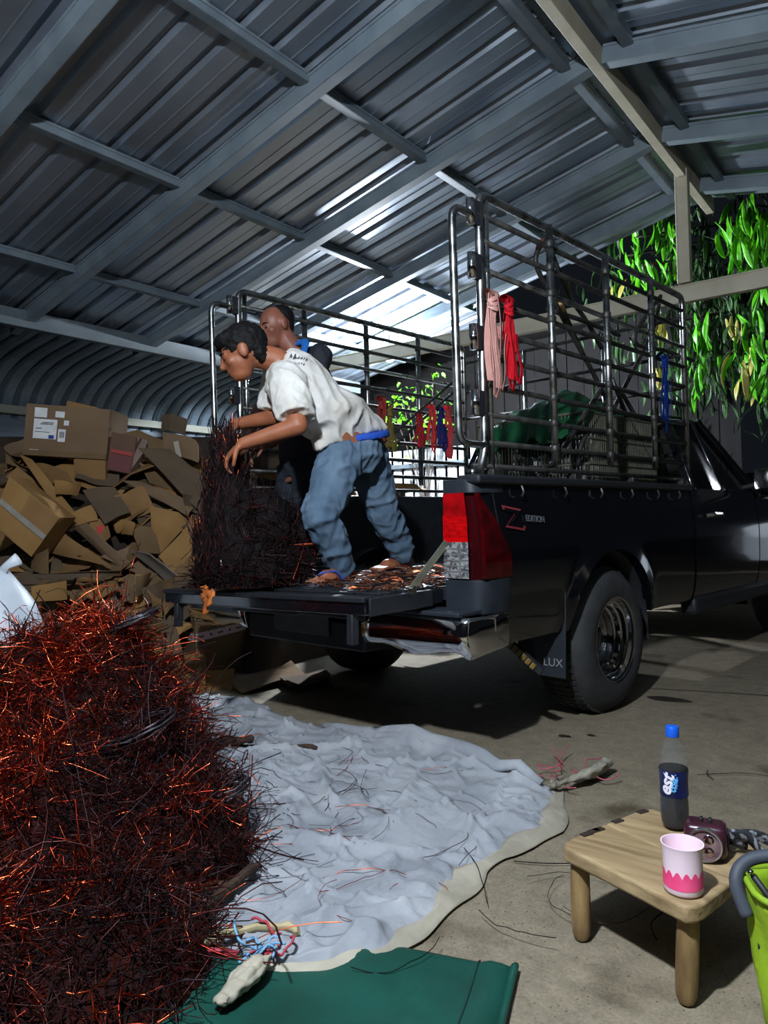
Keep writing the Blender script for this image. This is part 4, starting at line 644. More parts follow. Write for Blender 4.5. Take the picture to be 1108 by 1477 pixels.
# ================================================================== cardboard heap
def card_label(i): return None
cg = 'flattened boxes in the cardboard heap'
core = MB(); 
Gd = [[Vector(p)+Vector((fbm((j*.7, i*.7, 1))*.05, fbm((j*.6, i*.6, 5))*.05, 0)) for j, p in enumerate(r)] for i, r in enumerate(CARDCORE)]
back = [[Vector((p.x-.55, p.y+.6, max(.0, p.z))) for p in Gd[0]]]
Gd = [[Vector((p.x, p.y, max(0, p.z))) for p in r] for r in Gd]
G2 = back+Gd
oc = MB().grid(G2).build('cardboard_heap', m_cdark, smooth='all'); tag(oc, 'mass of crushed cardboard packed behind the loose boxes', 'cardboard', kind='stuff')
LBL = {'big_dark_sheet': 'long dull sheet sloping behind the brown box with the red stripe', 'flap_top': 'taped brown flap standing highest at the right of the heap', 'flap_body': 'upright torn box side with clear tape at the right of the heap', 'flap_tri': 'thin torn edge hanging under the upright box side', 'brown_g': 'orange-brown panel at the middle of the heap', 'sheet_g2': 'dull panel with white scraps left of the orange-brown panel', 'light_h1': 'light folded panel beside the dark wire bundle, upper one', 'light_h2': 'light smooth panel beside the dark wire bundle, lower one', 'crumple_i': 'crumpled light panel left of the two big smooth ones', 'grey_j': 'narrow grey panel lying across the middle right', 'curve_k': 'long curved panel below the tilted box', 'strip_l1': 'long narrow strip running down from the labelled box', 'strip_l2': 'long narrow strip ending at the red mark', 'flap_m': 'short upright flap under the tilted box', 'strip_f1': 'flat folded sheet above its twin, over the copper wire', 'strip_f2': 'flat folded sheet below its twin, over the copper wire', 'crump_f': 'crumpled pale piece at the heap centre', 'red_print': 'torn piece with red print', 'far_r1': 'pale sheet seen past the dark wire bundle', 'under_1': 'flat sheet on the floor below the tailgate', 'under_2': 'second flat sheet on the floor below the tailgate', 'low_o1': 'brown flap at the left end of the tailgate', 'low_n5': 'upright box side just above the copper wire'}
def sheet_piece(P, seed, th=.006, bend=.03):
    P = [Vector(p) for p in P]; c = sum(P, Vector())/4; nn = (P[2]-P[0]).cross(P[3]-P[1]).normalized(); n = 7; rnd = random.Random(seed)
    fu = rnd.uniform(.25, .75); fd = rnd.uniform(-1, 1)*bend*2; jag = rnd.random() < .5; Gd = []
    for i in range(n):
        row = []
        for j in range(n):
            u, v = i/(n-1), j/(n-1); a = P[0].lerp(P[1], u); b = P[3].lerp(P[2], u); p = a.lerp(b, v)
            p = p+nn*(fd*abs(u-fu)*2+bend*fbm((p.x*3+seed, p.y*3, p.z*3))); 
            if jag and v in (0, 1): p = p+(c-p)*(.10*rnd.random())
            row.append(p-c)
        Gd.append(row)
    return MB().slab(Gd, nn*th), c, nn
LM = {'the labelled box': (-3.35, .25, 1.6), 'the brown box with the red stripe': (-3.0, .6, 1.5), 'the tilted box with grey tape': (-2.95, -.25, 1.0), 'the upright taped flap': (-2.6, 1.0, 1.5), 'the orange-brown panel': (-2.6, .45, 1.2), 'the white sack': (-2.2, -.5, .7), 'the copper wire': (-2.3, .0, .5), 'the taped carton': (-2.3, .45, .4), 'the big smooth panels': (-2.4, .75, 1.0), 'the crumpled pale piece': (-2.7, .1, 1.1)}
SH = ('mid-brown', 'dull brown', 'light tan', 'greyish dark', 'faded brown'); USED = {}
def piece_label(c, nn, area, sh):
    ds = sorted((( c-Vector(v)).length, k_) for k_, v in LM.items()); nm_ = ds[0][1]; v = Vector(LM[nm_]); dz = c.z-v.z; dx = (c-v).dot(Vector((.8, .6, 0)))
    rel = ('above' if dz > .12 else 'below' if dz < -.12 else 'right of' if dx > 0 else 'left of'); sz = 'large' if area > .03 else 'narrow' if area < .015 else 'medium'; tl = 'lying flat' if abs(nn.z) > .75 else 'standing steeply' if abs(nn.z) < .35 else 'leaning'
    return '%s %s cardboard piece %s %s %s' % (sz, SH[sh], tl, rel, nm_)
k = 0
for nm, P in CARD.items():
    mb, c, nn = sheet_piece(P, k, .007, .018); o = mb.build('cardboard_sheet', m_card[(k*7) % 5 if not nm.startswith('light') else 2], smooth=30); o.location = c
    if nm in ('big_dark_sheet', 'sheet_g2', 'flap_top'): o.data.materials[0] = m_card[3]
    if nm == 'brown_g': o.data.materials[0] = m_card[0]
    if nm == 'grey_j': o.data.materials[0] = mat('grey_board_card', (112, 104, 92), (98, 92, 82), 4, .85)
    tag(o, LBL.get(nm) or piece_label(c, nn, (Vector(P[1])-Vector(P[0])).length*(Vector(P[3])-Vector(P[0])).length/4, (k*7) % 5), 'cardboard', cg); k += 1
    if nm == 'red_print': MB().bar((0, 0, .03), (.02, .0, -.05), .05, .004, up=(.6, -.6, .4)).build('red_print', mat('red_ink', (176, 40, 36), (150, 30, 30), 8, .7), o)
    if nm == 'flap_body':
        MB().bar((.0, -.03, .02), (.02, -.02, -.09), .035, .004, up=(.6, -.8, 0)).build('clear_tape', mat('clear_tape', (150, 144, 130), None, rough=.2), o)
for i, c in enumerate(CARDFILL):
    rnd = random.Random(i+500); a, b = rnd.uniform(.10, .30), rnd.uniform(.06, .16)
    t = rnd.uniform(-.9, .9); u = (Vector((.8, .6, 0))*math.cos(t)+Vector((-.25, .3, .9)).normalized()*math.sin(t)).normalized()
    v = Vector((-.45, .5, .75)).normalized(); v = (v-u*v.dot(u)).normalized(); v = (v+Vector((rnd.uniform(-.5, .5), rnd.uniform(-.5, .5), rnd.uniform(-.6, .3)))).normalized()
    c = Vector(c); mb, c2, nn = sheet_piece([c-u*a-v*b, c+u*a-v*b*rnd.uniform(.6, 1.2), c+u*a+v*b, c-u*a*rnd.uniform(.6, 1)+v*b], i+60, .006, .03)
    if c2.z < .08: c2.z = .08
    o = mb.build('cardboard_sheet', m_card[i % 5], smooth=30); o.location = c2
    tag(o, piece_label(c2, nn, a*b, i % 5), 'cardboard', cg)
# the heap goes on along the far side of the truck
Gs = []
for i in range(19):
    row = []
    for j in range(25):
        u, v = i/18, j/24; x = -2.12-1.75*u; y = .75+2.3*v; e = min(1, u*4, (1-u)*4, v*5, (1-v)*5); row.append(Vector((x, y, max(0, (1.02+.25*fbm((x*1.8, y*1.8, 2))+.25*u)*e**.6))))
    Gs.append(row)
tag(MB().grid(Gs).build('cardboard_heap', m_cdark, smooth='all'), 'low mass of crushed cardboard on the far side of the truck', 'cardboard', kind='stuff')
for i in range(16):
    rnd = random.Random(i+900); u, v = rnd.uniform(.05, .9), rnd.uniform(.05, .9); x = -2.15-1.6*u; y = .8+2.1*v; z = 1.12+.22*u+rnd.uniform(-.1, .08); a, b, t = rnd.uniform(.12, .28), rnd.uniform(.08, .16), rnd.uniform(0, 6.3)
    U = Vector((math.cos(t), math.sin(t), rnd.uniform(-.3, .3)))*a; W = Vector((-math.sin(t), math.cos(t), rnd.uniform(-.4, .6)))*b; c = Vector((x, y, z)); mb, c2, nn = sheet_piece([c-U-W, c+U-W, c+U+W, c-U+W], i+700, .006, .03)
    o = mb.build('cardboard_sheet', m_card[i % 5], smooth=30); o.location = c2; tag(o, 'loose flattened box on the heap beyond the truck bed', 'cardboard', 'flattened boxes beyond the truck')
def carton(name, label, P, dep, m, flaps=True):
    # P: front face corners TL, TR, BR, BL; the box goes back by dep
    P = [Vector(p) for p in P]; nn = (P[1]-P[0]).cross(P[3]-P[0]).normalized()
    c = sum(P, Vector())/4
    if nn.dot(Vector((1.384, -2.421, .936))-c) > 0: nn = -nn
    t = thing(name, label, 'cardboard box', P[3]+nn*dep/2); L = t.location
    Q = [p-L for p in P]; B = [q+nn*dep for q in Q]
    def face(a, b, c_, d, nmn):
        ctr = (a+b+c_+d)/4; off = ((b-a).cross(d-a)).normalized()*.006
        Gd = [[a.lerp(b, i/4).lerp(d.lerp(c_, i/4), j/4) for i in range(5)] for j in range(5)]
        return MB().slab(Gd, off).build(nmn, m, t, smooth=30)
    face(Q[0], Q[1], Q[2], Q[3], 'front'); face(B[0], B[1], B[2], B[3], 'back'); face(Q[0], B[0], B[3], Q[3], 'side'); face(Q[1], B[1], B[2], Q[2], 'side'); face(Q[3], Q[2], B[2], B[3], 'base'); face(Q[0], Q[1], B[1], B[0], 'lid')
    return t, Q, nn
mwl = mat('paper_label', (206, 208, 206), (190, 194, 196), 20, .6)
bx, Q, nn = carton('cardboard_box', 'closed brown box with white shipping labels on top of the heap', LABELBOX, .34, m_card[4])
def on_face(Q, u, v): return Q[0].lerp(Q[1], u).lerp(Q[3].lerp(Q[2], u), v)
def label(par, Q, nn, u0, u1, v0, v1, m, nm='shipping_label', e=.008):
    off = -nn*e; return MB().slab([[on_face(Q, u0, v0)+off, on_face(Q, u1, v0)+off], [on_face(Q, u0, v1)+off, on_face(Q, u1, v1)+off]], -nn*.001).build(nm, m, par)
label(bx, Q, nn, .10, .25, .05, .24, mwl); label(bx, Q, nn, .35, .46, .10, .22, mwl); label(bx, Q, nn, .46, .52, .27, .37, mwl); label(bx, Q, nn, .40, .49, .45, .70, mwl); label(bx, Q, nn, .07, .18, .88, .98, mwl)
lb = label(bx, Q, nn, .10, .38, .27, .66, mwl)
mbl = mat('blue_ink', (36, 56, 120), None, rough=.6); mk = mat('black_ink', (40, 42, 46), None, rough=.6)
label(bx, Q, nn, .29, .355, .58, .65, mbl, 'blue_mark', .0105); label(bx, Q, nn, .20, .34, .33, .345, mk, 'text_line', .0105); label(bx, Q, nn, .18, .33, .36, .375, mk, 'text_line', .0105); label(bx, Q, nn, .13, .20, .45, .465, mk, 'text_line', .0105); label(bx, Q, nn, .12, .30, .52, .53, mk, 'text_line', .0105)
for k in range(4): label(bx, Q, nn, .42+.015*k, .428+.015*k, .5, .62, mk, 'text_line', .0105)
MB().slab([[Q[3]-nn*.012, Q[2]-nn*.012], [Q[3].lerp(Q[0], .11)-nn*.012, Q[2].lerp(Q[1], .11)-nn*.012]], -nn*.006).build('bottom_flap', m_card[1], bx)
MB().slab([[Q[0].lerp(Q[1], .42)+nn*.05, Q[0].lerp(Q[1], .85)+nn*.05], [Q[0].lerp(Q[1], .44)+nn*.05+Vector((0, 0, .05)), Q[0].lerp(Q[1], .8)+nn*.05+Vector((0, 0, .02))]], nn*.005).build('top_flap', m_card[0], bx)
b2, Q2, n2 = carton('cardboard_box', 'dark brown box with a red stripe beside the labelled box', BROWNBOX, .2, mat('dark_carton', (94, 68, 52), (80, 58, 46), 4, .85))
label(b2, Q2, n2, .05, .95, .42, .52, mat('red_ink2', (140, 52, 48), None, rough=.7), 'red_stripe'); label(b2, Q2, n2, .04, .96, .54, .98, mat('maroon_ink', (92, 48, 46), None, rough=.7), 'maroon_panel')
b3, Q3, n3 = carton('cardboard_box', 'tilted light brown box with grey tape at the left edge', BOXE, .22, m_card[2])
label(b3, Q3, n3, .0, 1, .44, .56, mat('grey_tape', (140, 138, 132), (124, 118, 106), 12, .4), 'grey_tape'); label(b3, Q3, n3, .42, 1, .0, .44, m_card[0], 'box_flap', .007)
lo = [Vector(p)-Vector((0, 0, .11)) for p in LABELBOX]; ctr = sum(lo, Vector())/4
b4, Q4, n4 = carton('cardboard_box', 'small open box wedged under the labelled box', [lo[3].lerp(lo[2], .62)+Vector((0, 0, .10)), lo[2]+Vector((0, 0, .10)), lo[2]-Vector((0, 0, .03)), lo[3].lerp(lo[2], .62)-Vector((0, 0, .03))], .2, m_card[0])
# taped carton standing on the floor by the tailgate
a, l_, r_ = [Vector((p[0], p[1], 0)) for p in TAPEBOX]; l_ = a+(l_-a).normalized()*.46; r_ = a+(r_-a).normalized()*.80; H = .40; up = Vector((0, 0, H))
tb = thing('cardboard_box', 'large sealed brown carton with printed tape standing below the tailgate', 'cardboard box', (a+l_+r_+(l_+r_-a))/4)
L = tb.location; a, l_, r_ = a-L, l_-L, r_-L; d_ = l_+r_-a
mtp = mat('printed_tape', (190, 168, 170), (176, 150, 154), 30, .35)
for p, q, nmn in ((a, l_, 'side'), (a, r_, 'side'), (l_, d_, 'side'), (r_, d_, 'side')):
    MB().slab([[p, p.lerp(q, .5), q], [p+up, p.lerp(q, .5)+up, q+up]], .005).build(nmn, m_card[1], tb)
MB().slab([[a+up, r_+up], [l_+up, d_+up]], .005).build('lid', m_card[1], tb)
def tstrip(p0, p1, wdir, wd, out):
    MB().slab([[p0+out, p1+out], [p0+out+wdir*wd, p1+out+wdir*wd]], out*.15).build('printed_tape', mtp, tb)
    n = int((p1-p0).length/.075)
    for k in range(n):
        c = p0.lerp(p1, (k+.5)/n)+out*1.4+wdir*wd*.5; d = (p1-p0).normalized(); mk2 = MB()
        if k % 2: mk2.lathe([(.001, 0), (.010, 0), (.010, .001), (.001, .001)], 10, frame(c, d, wdir)).build('tape_emblem', mat('tape_ink', (88, 48, 70), None, rough=.5), tb)
        else: mk2.bar(c-d*.022, c+d*.022, .010, .001, up=out).build('tape_word', mat('tape_ink', (88, 48, 70), None, rough=.5), tb)
def outn(p, q): 
    n = (q-p).normalized().cross(Vector((0, 0, 1))); m_ = (p+q)/2
    return (n if n.dot(m_) > 0 else -n)*.007
z1 = Vector((0, 0, 1))
tstrip(l_+up*.62, a+up*.62, z1, .05, outn(a, l_)); tstrip(a+up*.62, r_.lerp(a, .0)+up*.70, z1, .05, outn(a, r_)); 
md = a.lerp(l_, .62); tstrip(md+up*.28, md+up*.99, (a-l_).normalized(), .05, outn(a, l_))
# flattened cartons on the floor in front of it
for i, (c, u, v, lb) in enumerate([((-2.32, .10, .06), (.20, .12, .02), (-.16, .14, .10), 'flattened carton leaning on the floor in front of the taped carton'), ((-2.22, .22, .05), (.16, .14, .02), (-.12, .10, .10), 'second flattened carton tucked behind the leaning one'), ((-1.98, .38, .03), (.07, .05, .0), (-.04, .05, .05), 'crumpled brown scrap on the floor by the taped carton'), ((-2.6, -.1, .05), (.2, .1, .04), (-.1, .15, .08), 'flattened carton between the copper wire and the taped carton')]):
    c, u, v = Vector(c), Vector(u), Vector(v); mb, c2, n_ = sheet_piece([c-u-v, c+u-v, c+u+v, c-u+v], 300+i, .007, .02 if i != 2 else .05); o = mb.build('cardboard_sheet', m_card[(2, 0, 2, 1)[i]], smooth=30); o.location = c2; tag(o, lb, 'cardboard', cg)
# white plastic sack at the left edge
mb = MB(); 
for i in range(15):
    t = i/14; r = .20*(math.sin(PI*min(1, .12+t*.80))**.5)*(1 if t < .8 else 1-(t-.8)*2.5)
    mb.v += [(r*math.cos(a)*(1+.12*fbm((math.cos(a)*2, math.sin(a)*2, t*4))), r*math.sin(a)*(1+.12*fbm((math.sin(a)*2, t*5, 3))), .02+.74*t) for a in [2*PI*j/28 for j in range(28)]]
for i in range(14):
    for j in range(28): mb.f.append((i*28+j, i*28+(j+1) % 28, (i+1)*28+(j+1) % 28, (i+1)*28+j)); mb.m.append(0)
mb.f.append(tuple(range(28))[::-1]); mb.m.append(0); mb.f.append(tuple(range(14*28, 15*28))); mb.m.append(0)
so = thing('plastic_sack', 'full white plastic sack standing at the left edge behind the wire heap', 'sack', (-2.08, -.82, 0))
mwh = mat('white_plastic', (196, 204, 212), (178, 188, 198), 6, .45, 0, .15, 12)
mb.build('sack_body', mwh, so, smooth='all'); MB().tube([(.03, 0, .73), (.06, .02, .78), (.11, .05, .81)], [.03, .018, .03], 8, flat=.4).build('tied_neck', mwh, so, smooth='all')
# ================================================================== tarpaulins
m_tarp = mat('blue_grey_tarp', (168, 172, 176), (122, 127, 134), 4, .75, 0, .7, 26, detail=12, mid=(.25, .75), spec=.2)
m_hem = mat('tarp_underside', (172, 166, 148), (140, 134, 118), 6, .8, 0, .4, 30, detail=8)
m_gtarp = mat('green_canvas', (14, 74, 62), (8, 56, 46), 4, .55, 0, .15, 30, detail=7)
NU, NV = 190, 160
T_, B_ = resample(TARP_TOP, NU), resample(TARP_BOT, NU); L_, R_ = resample(TARP_LEFT, NV), resample(TARP_RIGHT, NV)
def ridge(x, y, ang, sc, st, seed): 
    a, b = x*math.cos(ang)+y*math.sin(ang), -x*math.sin(ang)+y*math.cos(ang); v = noise.noise(Vector((a*sc, b*sc*st, seed))); return max(0, 1-abs(v)*9)**1.5
Gd = []
for j in range(NV):
    v = j/(NV-1); row = []
    for i in range(NU):
        u = i/(NU-1)
        p = T_[i]*(1-v)+B_[i]*v+L_[j]*(1-u)+R_[j]*u-(T_[0]*(1-u)*(1-v)+T_[-1]*u*(1-v)+B_[0]*(1-u)*v+B_[-1]*u*v)
        x, y = p.x, p.y
        h = .014+.011*fbm((x*2.2, y*2.2, 9))+.022*ridge(x, y, .9, 3.2, .3, 2)+.022*ridge(x, y, 2.3, 3.6, .3, 7)+.014*ridge(x, y, .2, 7, .35, 4)+.012*ridge(x, y, 1.5, 9, .35, 14)+.0035*fbm((x*12, y*12, 2))
        e = min(u, 1-u, v, 1-v); 
        er = 1-u; h += .030*math.exp(-((er-.05)/.03)**2)*max(0, noise.noise(Vector((v*9, 3, 1)))+.2) if u > .8 else 0
        if v < .1: h += .03*math.exp(-((v-.03)/.03)**2)*max(0, math.sin((u-.45)*6)) if u > .45 else .008
        h *= min(1, .22+e*18)
        row.append(Vector((x, y, max(.006, h))))
    Gd.append(row)
c0 = Gd[NV//2][NU//2].copy(); c0.z = 0
tp_ = thing('tarpaulin', 'crumpled blue-grey tarpaulin spread on the floor behind the truck', 'tarpaulin', c0)
MB().slab([[p-c0 for p in r] for r in Gd], (0, 0, .002)).build('sheet', m_tarp, tp_, smooth='all')
# turned-back cream edge along the near side
edge = [Gd[j][NU-1] for j in range(NV)]; cen = Gd[NV//2][NU//2]; HG = []
cam_edge = resample([Gd[j][NU-1] for j in range(NV)]+[Gd[NV-1][i] for i in range(NU-1, NU-66, -1)], 130)
for k, p in enumerate(cam_edge):
    a, b = cam_edge[max(k-1, 0)], cam_edge[min(k+1, 129)]; t = (b-a); t.z = 0; t.normalize(); n_ = Vector((t.y, -t.x, 0)); n_ = n_ if n_.dot(p-cen) > 0 else -n_
    q1, q2, q3 = (noise.noise(Vector((k*.07, s_, 2))) for s_ in (1, 5, 9)); wd = max(.006, .040+.075*q1)*(1 if 6 < k < 112 else .35); ow = .030+.035*q2; jz = .006*q3
    HG.append([p-n_*wd-c0+Vector((0, 0, .004)), p-n_*wd*.5-c0+Vector((0, 0, .010+jz)), p-c0+Vector((0, 0, .006)), p+n_*ow*.5-c0+Vector((0, 0, -p.z*.30+jz)), p+n_*ow-c0+Vector((0, 0, -p.z+.004))])
MB().slab(HG, (0, 0, .002)).build('turned_edge', m_hem, tp_, smooth='all')
# long rolled fold along the far right edge
P = [p-c0+Vector((0, 0, .012)) for p in [Gd[5][i] for i in range(100, NU, 7)]]
MB().tube([p+Vector((0, 0, .006*math.sin(i*1.9))) for i, p in enumerate(P)], [.012+.02*math.sin(PI*i/len(P)) for i in range(len(P))], 10, flat=.6).build('rolled_fold', m_tarp, tp_, smooth='all')
def tail(P, r, nmn, m):
    P = [Vector(p)-c0 for p in spline(P, 4)]; k = len(P); mb = MB(); mb.tube([p+Vector((0, 0, .004*math.sin(i*2.2)+.006)) for i, p in enumerate(P)], [r(i/(k-1)) for i in range(k)], 12, flat=.5)
    d = (P[-1]-P[0]).normalized()
    def cr(co, n):
        q = co-d*co.dot(d); v = noise.noise(Vector((q.x*42, q.y*42, q.z*42))+d*(co.dot(d)*8)); return .007*max(-.6, .5-abs(v)*3)
    o = remeshed(mb, nmn, m, tp_, .004, 5, cr)
    for v in o.data.vertices: v.co.z = max(v.co.z, .002)
tail(TARP_TAIL, lambda t: .030-.018*math.sin(min(1, t*2.0)*PI)+.008*t, 'tied_corner', mat('tail_canvas', (150, 146, 130), (124, 120, 108), 8, .8))
tail(TARP_TAIL2, lambda t: .018+.02*math.sin(PI*min(1, t*1.1)), 'tied_corner', m_hem)
mpk = mat('pink_cord', (176, 84, 100), None, rough=.7); mbc = mat('blue_cord', (110, 160, 196), None, rough=.6); mrc = mat('red_cord', (168, 56, 72), None, rough=.7)
def cord_knot(name, label, c, m, n, R, seed, rad=.0022):
    t = thing(name, label, 'cord', c); rnd = random.Random(seed)
    for k in range(n):
        P = [Vector((rnd.gauss(0, R*.4), rnd.gauss(0, R*.4), .004))]
        a = rnd.uniform(0, 6.3)
        for i in range(6): a += rnd.uniform(-1.2, 1.2); P.append(P[-1]+Vector((math.cos(a)*R*.4, math.sin(a)*R*.4, rnd.uniform(-.008, .012)))); P[-1].z = max(.003, P[-1].z)
        MB().tube(spline(P, 4), rad, 6).build('cord_loop', m, t, smooth='all')
    return t
cord_knot('cord_tie', 'tangled pink cord around the right tarpaulin corner', (.26, .06, .02), mpk, 7, .09, 3)
cord_knot('cord_tie', 'pale blue cord knotted on the near tarpaulin corner', (.215, -1.365, .035), mbc, 7, .035, 5, .003)
cord_knot('cord_tie', 'red cord knotted next to the blue one', (.245, -1.33, .035), mrc, 6, .03, 6, .003)
MB_ = MB().tube([Vector((.06, -1.42, .02)), Vector((.11, -1.40, .026)), Vector((.17, -1.375, .03))], [.006, .009, .006], 8); o = MB_.build('cord_roll', mrc, smooth='all'); tag(o, 'rolled red cloth strip left of the blue cord', 'cloth strip')
# green canvas under it
GP = [Vector(p) for p in GREEN]; cg_ = sum(GP, Vector())/len(GP); cg_.z = 0; NN = 40; Gr = []
A, Bc, Cc, D = Vector((-.25, -1.32, 0)), Vector((.655, -1.055, 0)), Vector((.80, -1.47, 0)), Vector((-.05, -1.95, 0))
for j in range(NN):
    row = []
    for i in range(NN):
        u, v = i/(NN-1), j/(NN-1); p = A.lerp(Bc, u).lerp(D.lerp(Cc, u), v); e = min(u, 1-u, v, 1-v)
        p.z = .010+.010*fbm((p.x*4, p.y*4, 3))+.008*ridge(p.x, p.y, 1.2, 3, .4, 5)+(.010 if u > .93 else 0); p.z = max(.005, p.z*min(1, e*25+.3)); row.append(p-cg_)
    Gr.append(row)
gc = thing('green_canvas', 'dark green canvas sheet lying under the near edge of the grey tarpaulin', 'canvas sheet', cg_)
MB().slab(Gr, (0, 0, .002)).build('sheet', m_gtarp, gc, smooth='all')
MB().tube([r[NN-1]+Vector((0, 0, .006)) for r in Gr], .012, 8, flat=.6).build('hem', m_gtarp, gc, smooth='all')
MB().tube([r[NN-4]+Vector((0, 0, .004)) for r in Gr], .002, 6).build('stitching', mat('green_thread', (6, 44, 38), None, rough=.8), gc, smooth='all')
# ================================================================== copper wire heap
LOBES = [(-1.02, -1.02, .60, .50, .42), (-.70, -1.12, .40, .42, .36), (-.42, -1.22, .26, .36, .30), (-.12, -1.55, .20, .34, .26), (-1.45, -1.35, .55, .55, .5), (-.62, -1.50, .36, .5, .36), (-.30, -1.78, .22, .4, .3), (-1.25, -.72, .44, .36, .32)]
def heap_h(x, y):
    s = 0
    for cx, cy, h, rx_, ry_ in LOBES: s = max(s, 0)+0; 
    v = 0
    for cx, cy, h, rx_, ry_ in LOBES:
        d = ((x-cx)/rx_)**2+((y-cy)/ry_)**2; v = max(v, h*max(0, 1-d)**.75) if d < 1 else v
    return v*(1+.22*fbm((x*4, y*4, 2)))
W0 = [[Vector((-2.0+i*.03, -2.2+j*.03, 0)) for i in range(84)] for j in range(62)]
for r in W0:
    for p in r: p.z = heap_h(p.x, p.y)-.03
wc = (-.8, -1.3, 0)
wp = thing('copper_wire_heap', 'tangled heap of stripped copper wire at the left foreground', 'wire heap', wc); wv = Vector(wc)
core = MB().grid([[p-wv for p in r] for r in W0]).build('wire_core', mat('wire_core', (44, 14, 10), (18, 8, 7), 14, .85, 0, .8, 30, spec=.1), wp, smooth='all'); core['kind'] = 'stuff'
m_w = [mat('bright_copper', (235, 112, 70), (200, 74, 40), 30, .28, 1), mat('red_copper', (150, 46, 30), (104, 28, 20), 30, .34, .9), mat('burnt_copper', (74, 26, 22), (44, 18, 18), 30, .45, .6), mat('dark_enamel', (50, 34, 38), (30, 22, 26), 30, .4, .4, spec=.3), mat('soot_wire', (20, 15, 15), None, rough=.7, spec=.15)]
def strands(n, pts, length, rad, rng, upb=.25, curl=1.6, segs=5, wsel=None, sides=3):
    V = []; F = []; MI = []
    for k in range(n):
        p = pts(); L0 = length(); d = Vector((rng.gauss(0, 1), rng.gauss(0, 1), rng.gauss(0, .55)+upb)).normalized(); ax = Vector((rng.gauss(0, 1), rng.gauss(0, 1), rng.gauss(0, 1))).normalized()
        c = rng.uniform(-curl, curl)/segs; r = rad(); q = p-d*L0*.5; base = len(V); u = d.orthogonal().normalized()
        for i in range(segs+1):
            w_ = d.cross(u)
            for s_ in range(sides): a = 2*PI*s_/sides; V.append(q+(u*math.cos(a)+w_*math.sin(a))*r)
            q = q+d*(L0/segs); R_ = Matrix.Rotation(c*(1+.6*rng.random()), 3, ax); d = (R_ @ d).normalized(); u = (R_ @ u).normalized()
        mi = wsel(p)
        for i in range(segs):
            for s_ in range(sides): F.append((base+i*sides+s_, base+i*sides+(s_+1) % sides, base+(i+1)*sides+(s_+1) % sides, base+(i+1)*sides+s_)); MI.append(mi)
    mb = MB(); mb.v = [tuple(x) for x in V]; mb.f = F; mb.m = MI; return mb
rng = random.Random(7)
def hp():
    while True:
        x, y = rng.uniform(-1.9, .22), rng.uniform(-2.05, -.45); h = heap_h(x, y)
        if h > .015: return Vector((x, y, max(.01, h-abs(rng.gauss(0, .03))+.012)))-wv
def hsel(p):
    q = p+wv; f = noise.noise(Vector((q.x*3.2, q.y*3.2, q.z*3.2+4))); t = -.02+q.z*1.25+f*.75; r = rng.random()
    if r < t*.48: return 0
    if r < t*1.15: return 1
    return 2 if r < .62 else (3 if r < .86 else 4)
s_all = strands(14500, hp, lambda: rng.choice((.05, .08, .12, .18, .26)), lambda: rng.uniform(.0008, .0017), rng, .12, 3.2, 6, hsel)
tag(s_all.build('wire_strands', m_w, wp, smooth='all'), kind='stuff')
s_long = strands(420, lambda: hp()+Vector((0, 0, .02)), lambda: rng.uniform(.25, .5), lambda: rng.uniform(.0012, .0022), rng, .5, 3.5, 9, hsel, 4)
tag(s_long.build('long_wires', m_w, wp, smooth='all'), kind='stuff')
def htop():
    while True:
        p = hp(); q = p+wv
        if noise.noise(Vector((q.x*3.2, q.y*3.2, q.z*3.2+4)))+q.z*1.1 > rng.uniform(.15, .6): return p+Vector((0, 0, .008))
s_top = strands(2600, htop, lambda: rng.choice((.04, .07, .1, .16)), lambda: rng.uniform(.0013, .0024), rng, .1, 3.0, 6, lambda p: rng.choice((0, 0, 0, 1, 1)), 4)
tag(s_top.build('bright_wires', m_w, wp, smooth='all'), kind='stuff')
# thicker dark cable hanks on the heap
hk = MB()
for cx, cy, R0, n in ((-.86, -.92, .10, 16), (-.50, -1.16, .12, 14), (-.30, -1.02, .09, 10)):
    for k in range(n):
        a0 = rng.uniform(0, 6.3); r = R0*rng.uniform(.75, 1.1); z0 = heap_h(cx, cy)+.03+rng.uniform(-.01, .02); tl_ = Vector((rng.uniform(-.3, .3), rng.uniform(-.3, .3), 1)).normalized()
        P = []
        for i in range(14): a = a0+i*.42; P.append(Vector((cx+r*math.cos(a), cy+r*.8*math.sin(a), z0+.35*r*math.sin(a+.8)+rng.uniform(-.004, .004)))-wv)
        hk.tube(P, rng.uniform(.0015, .003), 4, mi=0 if rng.random() < .7 else 1)
tag(hk.build('cable_hanks', [mat('grey_cable', (84, 82, 88), (60, 58, 64), 12, .4, .3), m_w[3]], wp, smooth='all'), kind='stuff')
# burnt stubs, sticks and rags at its edge
def stick(name, label, P, r, m, cat, fr=None):
    P = [Vector(p) for p in P]; c = P[0].copy(); c.z = 0; k = len(P); mb = MB(); Q = spline([p-c for p in P], 5)
    mb.tube([q+Vector((0, 0, .003*math.sin(i*1.7))) for i, q in enumerate(Q)], [r*(1+.18*math.sin(i*2.3)) for i in range(len(Q))], 9, flat=.75); o = mb.build(name, m, smooth=50); o.location = c; return tag(o, label, cat)
mburn = mat('burnt_wood', (70, 48, 34), (36, 26, 22), 30, .85, 0, .6, 60, stretch=(1, 1, 1))
stick('charred_stick', 'charred brown stick lying across the tarpaulin edge', [(.03, -1.40, .03), (-.02, -1.27, .05), (-.05, -1.12, .055)], .017, mburn, 'stick')
stick('charred_stick', 'short dark stub at the far edge of the wire heap', [(-1.0, -.55, .06), (-.92, -.45, .07), (-.86, -.38, .07)], .02, mburn, 'stick')
stick('charred_stick', 'thin dark stick on the tarpaulin beside the wire heap', [(-.95, -.42, .035), (-.8, -.30, .035), (-.66, -.22, .03)], .009, mburn, 'stick')
